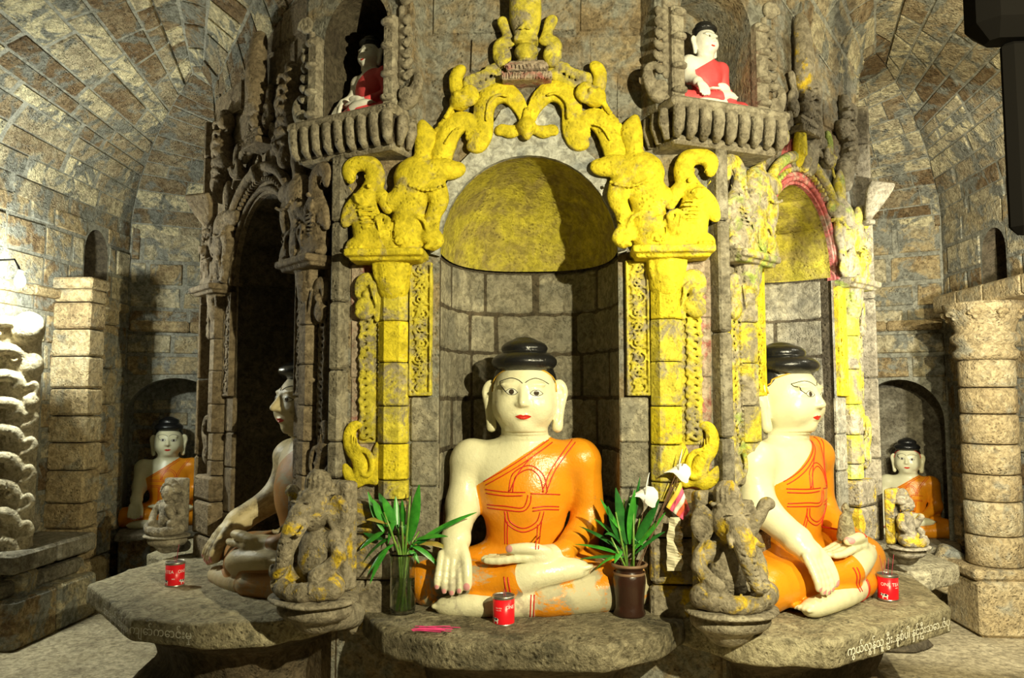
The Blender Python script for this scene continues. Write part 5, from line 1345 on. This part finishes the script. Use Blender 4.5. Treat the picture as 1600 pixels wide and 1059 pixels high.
lv = [((975, 850), (928, 810), 7, .01), ((972, 860), (905, 822), 7, .01), ((970, 865), (898, 850), 7, .01), ((976, 870), (900, 875), 6, .01), ((975, 830), (938, 778), 12, 0), ((980, 850), (962, 762), 12, 0), ((985, 850), (992, 765), 12, 0),
      ((990, 850), (1030, 780), 11, 0), ((988, 860), (1040, 800), 8, 0), ((992, 865), (1040, 830), 6, .01), ((972, 860), (960, 880), 7, .01), ((985, 835), (1000, 745), 6, 0), ((978, 845), (985, 775), 9, 0), ((970, 850), (945, 835), 7, .02), ((975, 870), (930, 890), 5, .02),
      ((982, 820), (975, 860), 7, .02), ((990, 840), (1010, 858), 6, .01), ((968, 842), (950, 790), 9, 0)]
for i, (a, b, wd, sg) in enumerate(lv):
    dy = random.uniform(-.05, .04); leaf('leaf', inv(pR, W(*a, VR.y)), inv(pR, W(*b, VR.y + dy)), wd * .0024 * .75, sg, M['leaf_dark'] if i % 2 else M['leaf'], pR)
# long thin sticks standing in the brown vase
stk = empty('stick_bundle', vase_xyz(VR + Vector((0, 0, .12)))); tag(stk, 'bundle of long thin brown sticks leaning right out of the brown vase', 'sticks')
tips = [(1072, 700), (1068, 722), (1062, 742), (1050, 760), (1058, 735)]
for x, y in tips:
    MB().tube([inv(stk, VR + Vector((.01 + random.uniform(-.008, .008), random.uniform(-.01, .01), .125))), inv(stk, W(x, y, VR.y + random.uniform(-.02, .02)))], .0016, 5).build('stick', M['bamboo'], stk)
def spathe(c, s, tilt, label):
    e = empty('paper_flower', tuple(c), 0, s); tag(e, label, 'flower'); V = []; F = []
    N, K = 16, 4
    for k in range(K + 1):
        for i in range(N):
            a = 2 * pi * i / N; r = k / K * (.055 if cos(a) > 0 else .045) * (1 + .25 * abs(sin(a * 1.5)))
            V.append((r * cos(a) * 1.15, r * sin(a) * .55 - .012 * (k / K) ** 2 * cos(2 * a), .35 * r * sin(a + .5) - .02 * (k / K) ** 2 * (1 + cos(a * 2 + 1))))
    for k in range(K):
        for i in range(N): j = (i + 1) % N; F.append((k * N + i, k * N + j, k * N + N + j, k * N + N + i))
    o = obj('petal', (V, F), M['petal'], e, True); o.rotation_euler = (tilt, .35, 0)
    MB().tube([(0, 0, 0), (.008, -.004, .05), (.022, 0, .105)], [.0035, .004, .001], 6).build('spadix', M['petal'], e, True)
    MB().tube([(0, 0, 0), (-.004, 0, -.05), (-.02, .0, -.13)], .0015, 5).build('stem', M['bamboo'], e)
spathe(W(1008, 772, VR.y - .04), .75, .7, 'white paper flower lower left of the striped paper flag')
spathe(W(1060, 734, VR.y - .02), .72, .5, 'white paper flower above the striped paper flag')
# striped paper flag
fg = empty('paper_flag', tuple(W(1052, 780, VR.y - .03))); tag(fg, 'small folded paper flag striped pink, white, yellow and orange red', 'flag')
A, B_, C_, D_ = [np.array(inv(fg, W(x, y, VR.y - .03))) for x, y in ((1041, 792), (1063, 753), (1078, 796), (1067, 812))]
for i, mt in enumerate(('flag_yellow', 'flag_pink', 'flag_white', 'flag_red', 'flag_pink')):
    s0, s1 = i / 5, (i + 1) / 5
    def q(s, t): a = A + (D_ - A) * s; b = B_ + (C_ - B_) * s; p = a + (b - a) * t; p = p.copy(); p[1] += .006 * sin(t * 7); return tuple(p)
    V = []; n = 6
    for t in range(n + 1): V += [q(s0, t / n), q(s1, t / n)]
    F = [(2 * t, 2 * t + 1, 2 * t + 3, 2 * t + 2) for t in range(n)]; o = obj('stripe', (V, F), M[mt], fg, True)
    m = o.modifiers.new('s', 'SOLIDIFY'); m.thickness = .0006
tagp = empty('paper_garland', tuple(W(1054, 850, VR.y - .03))); tag(tagp, 'strip of yellowed white paper hanging below the striped flag', 'paper')
V = []; F = []; N = 22
for i in range(N + 1):
    y = 808 + i * 3.8; wv = sin(i * 1.1); w_ = 7 + 5 * min(1, i / 8) + 1.5 * wv
    a = inv(tagp, W(1054 - w_ + 2 * wv * .5, y, VR.y - .04 + .006 * wv)); c = inv(tagp, W(1054, y, VR.y - .048 - .006 * wv)); b = inv(tagp, W(1054 + w_, y, VR.y - .04 + .008 * cos(i))); V += [a, c, b]
for i in range(N):
    for k in (0, 1): F.append((i * 3 + k, i * 3 + k + 1, i * 3 + k + 4, i * 3 + k + 3))
o = obj('paper_strip', (V, F), M['paper'], tagp, False); m = o.modifiers.new('s', 'SOLIDIFY'); m.thickness = .001
for i in range(7):
    y = 822 + i * 7; MB().tube([inv(tagp, W(1060, y, VR.y - .05)), inv(tagp, W(1066, y + 2, VR.y - .06)), inv(tagp, W(1061, y + 5, VR.y - .05))], .0014, 4).build('paper_loop', M['gold'], tagp)
MB().tube([inv(tagp, W(1053, 806, VR.y - .04)), inv(tagp, W(1056, 780, VR.y - .03)), inv(tagp, W(1061, 748, VR.y))], .0008, 4).build('hanging_thread', M['bamboo'], tagp)
# scattered magenta incense sticks
for i in range(16):
    a = random.uniform(-.35, .25); c = on_slab(680 + random.uniform(-16, 18), 982 + random.uniform(-4, 4), .5115 + .0022 * (i % 3)); L = random.uniform(.03, .055)
    o = MB().tube([(-L * cos(a), -L * sin(a) * .6, 0), (0, 0, .0004), (L * cos(a), L * sin(a) * .6, 0)], .0013, 5).build('incense_stick', M['pink_stick']); o.location = c
    tag(o, 'loose magenta incense stick in the small pile left of the central red tin', 'incense stick', 'magenta incense sticks scattered on the central slab')
# yellow tin parts
MB().lathe([(.001, 0), (.034, 0), (.036, .004), (.036, .094), (.034, .098)], 24).build('can_body', M['gold'], t4, True)
MB().lathe([(.036, .090), (.0375, .094), (.0375, .099), (.034, .099)], 24, caps=False).build('rim', M['tin_metal'], t4, True)
for i in range(7): MB().tube([(.012 * cos(i * 2), .012 * sin(i * 2), .09), (.03 * cos(i * 2), .02 * sin(i * 2), .15 + .01 * (i % 3))], .0012, 4).build('incense_stick', M['pink_stick'], t4)
# little cone figurine in the lap of the right statue
cz = empty('small_figurine', (1.250, .170, .740)); tag(cz, 'little worn ochre cone shaped figurine held in the lap of the right statue', 'figurine')
MB().lathe([(.001, 0), (.034, 0), (.037, .012), (.033, .035), (.028, .07), (.022, .095), (.013, .105), (.012, .112), (.016, .122), (.013, .135), (.005, .145), (.001, .147)], 20).build('cone_body', M['side_slab'], cz, True)
# ------------------------------------------------------------ lamps
bl_ = empty('wall_lamp', tuple(BULB)); tag(bl_, 'glaring white bulb on a wall bracket at the far left edge', 'lamp')
MB().tube([(-.0, 0, .055), (-.05, .02, .12), (-.25, .05, .12), (-.56, .08, .10)], .005, 6).build('wall_bracket', M['dark_metal'], bl_)
MB().lathe([(.012, .035), (.014, .055), (.010, .062)], 14).build('socket', M['plastic'], bl_, True)
MB().lathe([(.002, -.035), (.016, -.030), (.026, -.012), (.027, .004), (.020, .022), (.012, .036)], 18).build('glass_bulb', M['bulb'], bl_, True).visible_shadow = True
hs = empty('floodlight', (1.42, -1.0, 2.0)); tag(hs, 'dark lamp housing added for an unidentified silhouette at the top right corner', 'lamp')
MB().box((.02, .04, -.02), (.15, .025, .26), 0, .02).build('back_panel', M['dark_metal'], hs)
MB().box((-.02, .03, .32), (.19, .07, .09), 0, .04).build('housing', M['dark_metal'], hs)
MB().tube([(0, .03, .3), (0, .03, 1.7)], .03, 8).build('hanging_rod', M['dark_metal'], hs)

MB().lathe([(.001, 0), (.055, .0), (.075, .03), (.08, .035)], 20).build('reflector', M['tin_metal'], hs, True).location = (.02, .075, -.07)
hs.children[-1].rotation_euler = (-pi / 2, 0, 0)
KL = Vector((1.32, -2.55, 2.12)); kf = empty('floodlight', tuple(KL)); tag(kf, 'out-of-view work light housing with dark barn doors added to cut the key beam', 'lamp')
for a, sgn in ((radians(47.5), -1), (radians(21), 1)):
    p1 = Vector((sgn * sin(a) * .30, cos(a) * .30, 0)); p0 = Vector((sgn * .20, -.06, 0)); d = p1 - p0
    MB().box(tuple((p0 + p1) / 2), (d.length / 2, .003, .30), math.atan2(d.y, d.x)).build('beam_blocker', M['dark_metal'], kf)  # unseen plates added to cut the key light at left and right
MB().box((0, -.10, 0), (.20, .04, .14), 0, .01).build('housing', M['dark_metal'], kf)
MB().tube([(0, -.12, -.1), (0, -.12, -2.12)], .02, 8).build('stand', M['dark_metal'], kf)
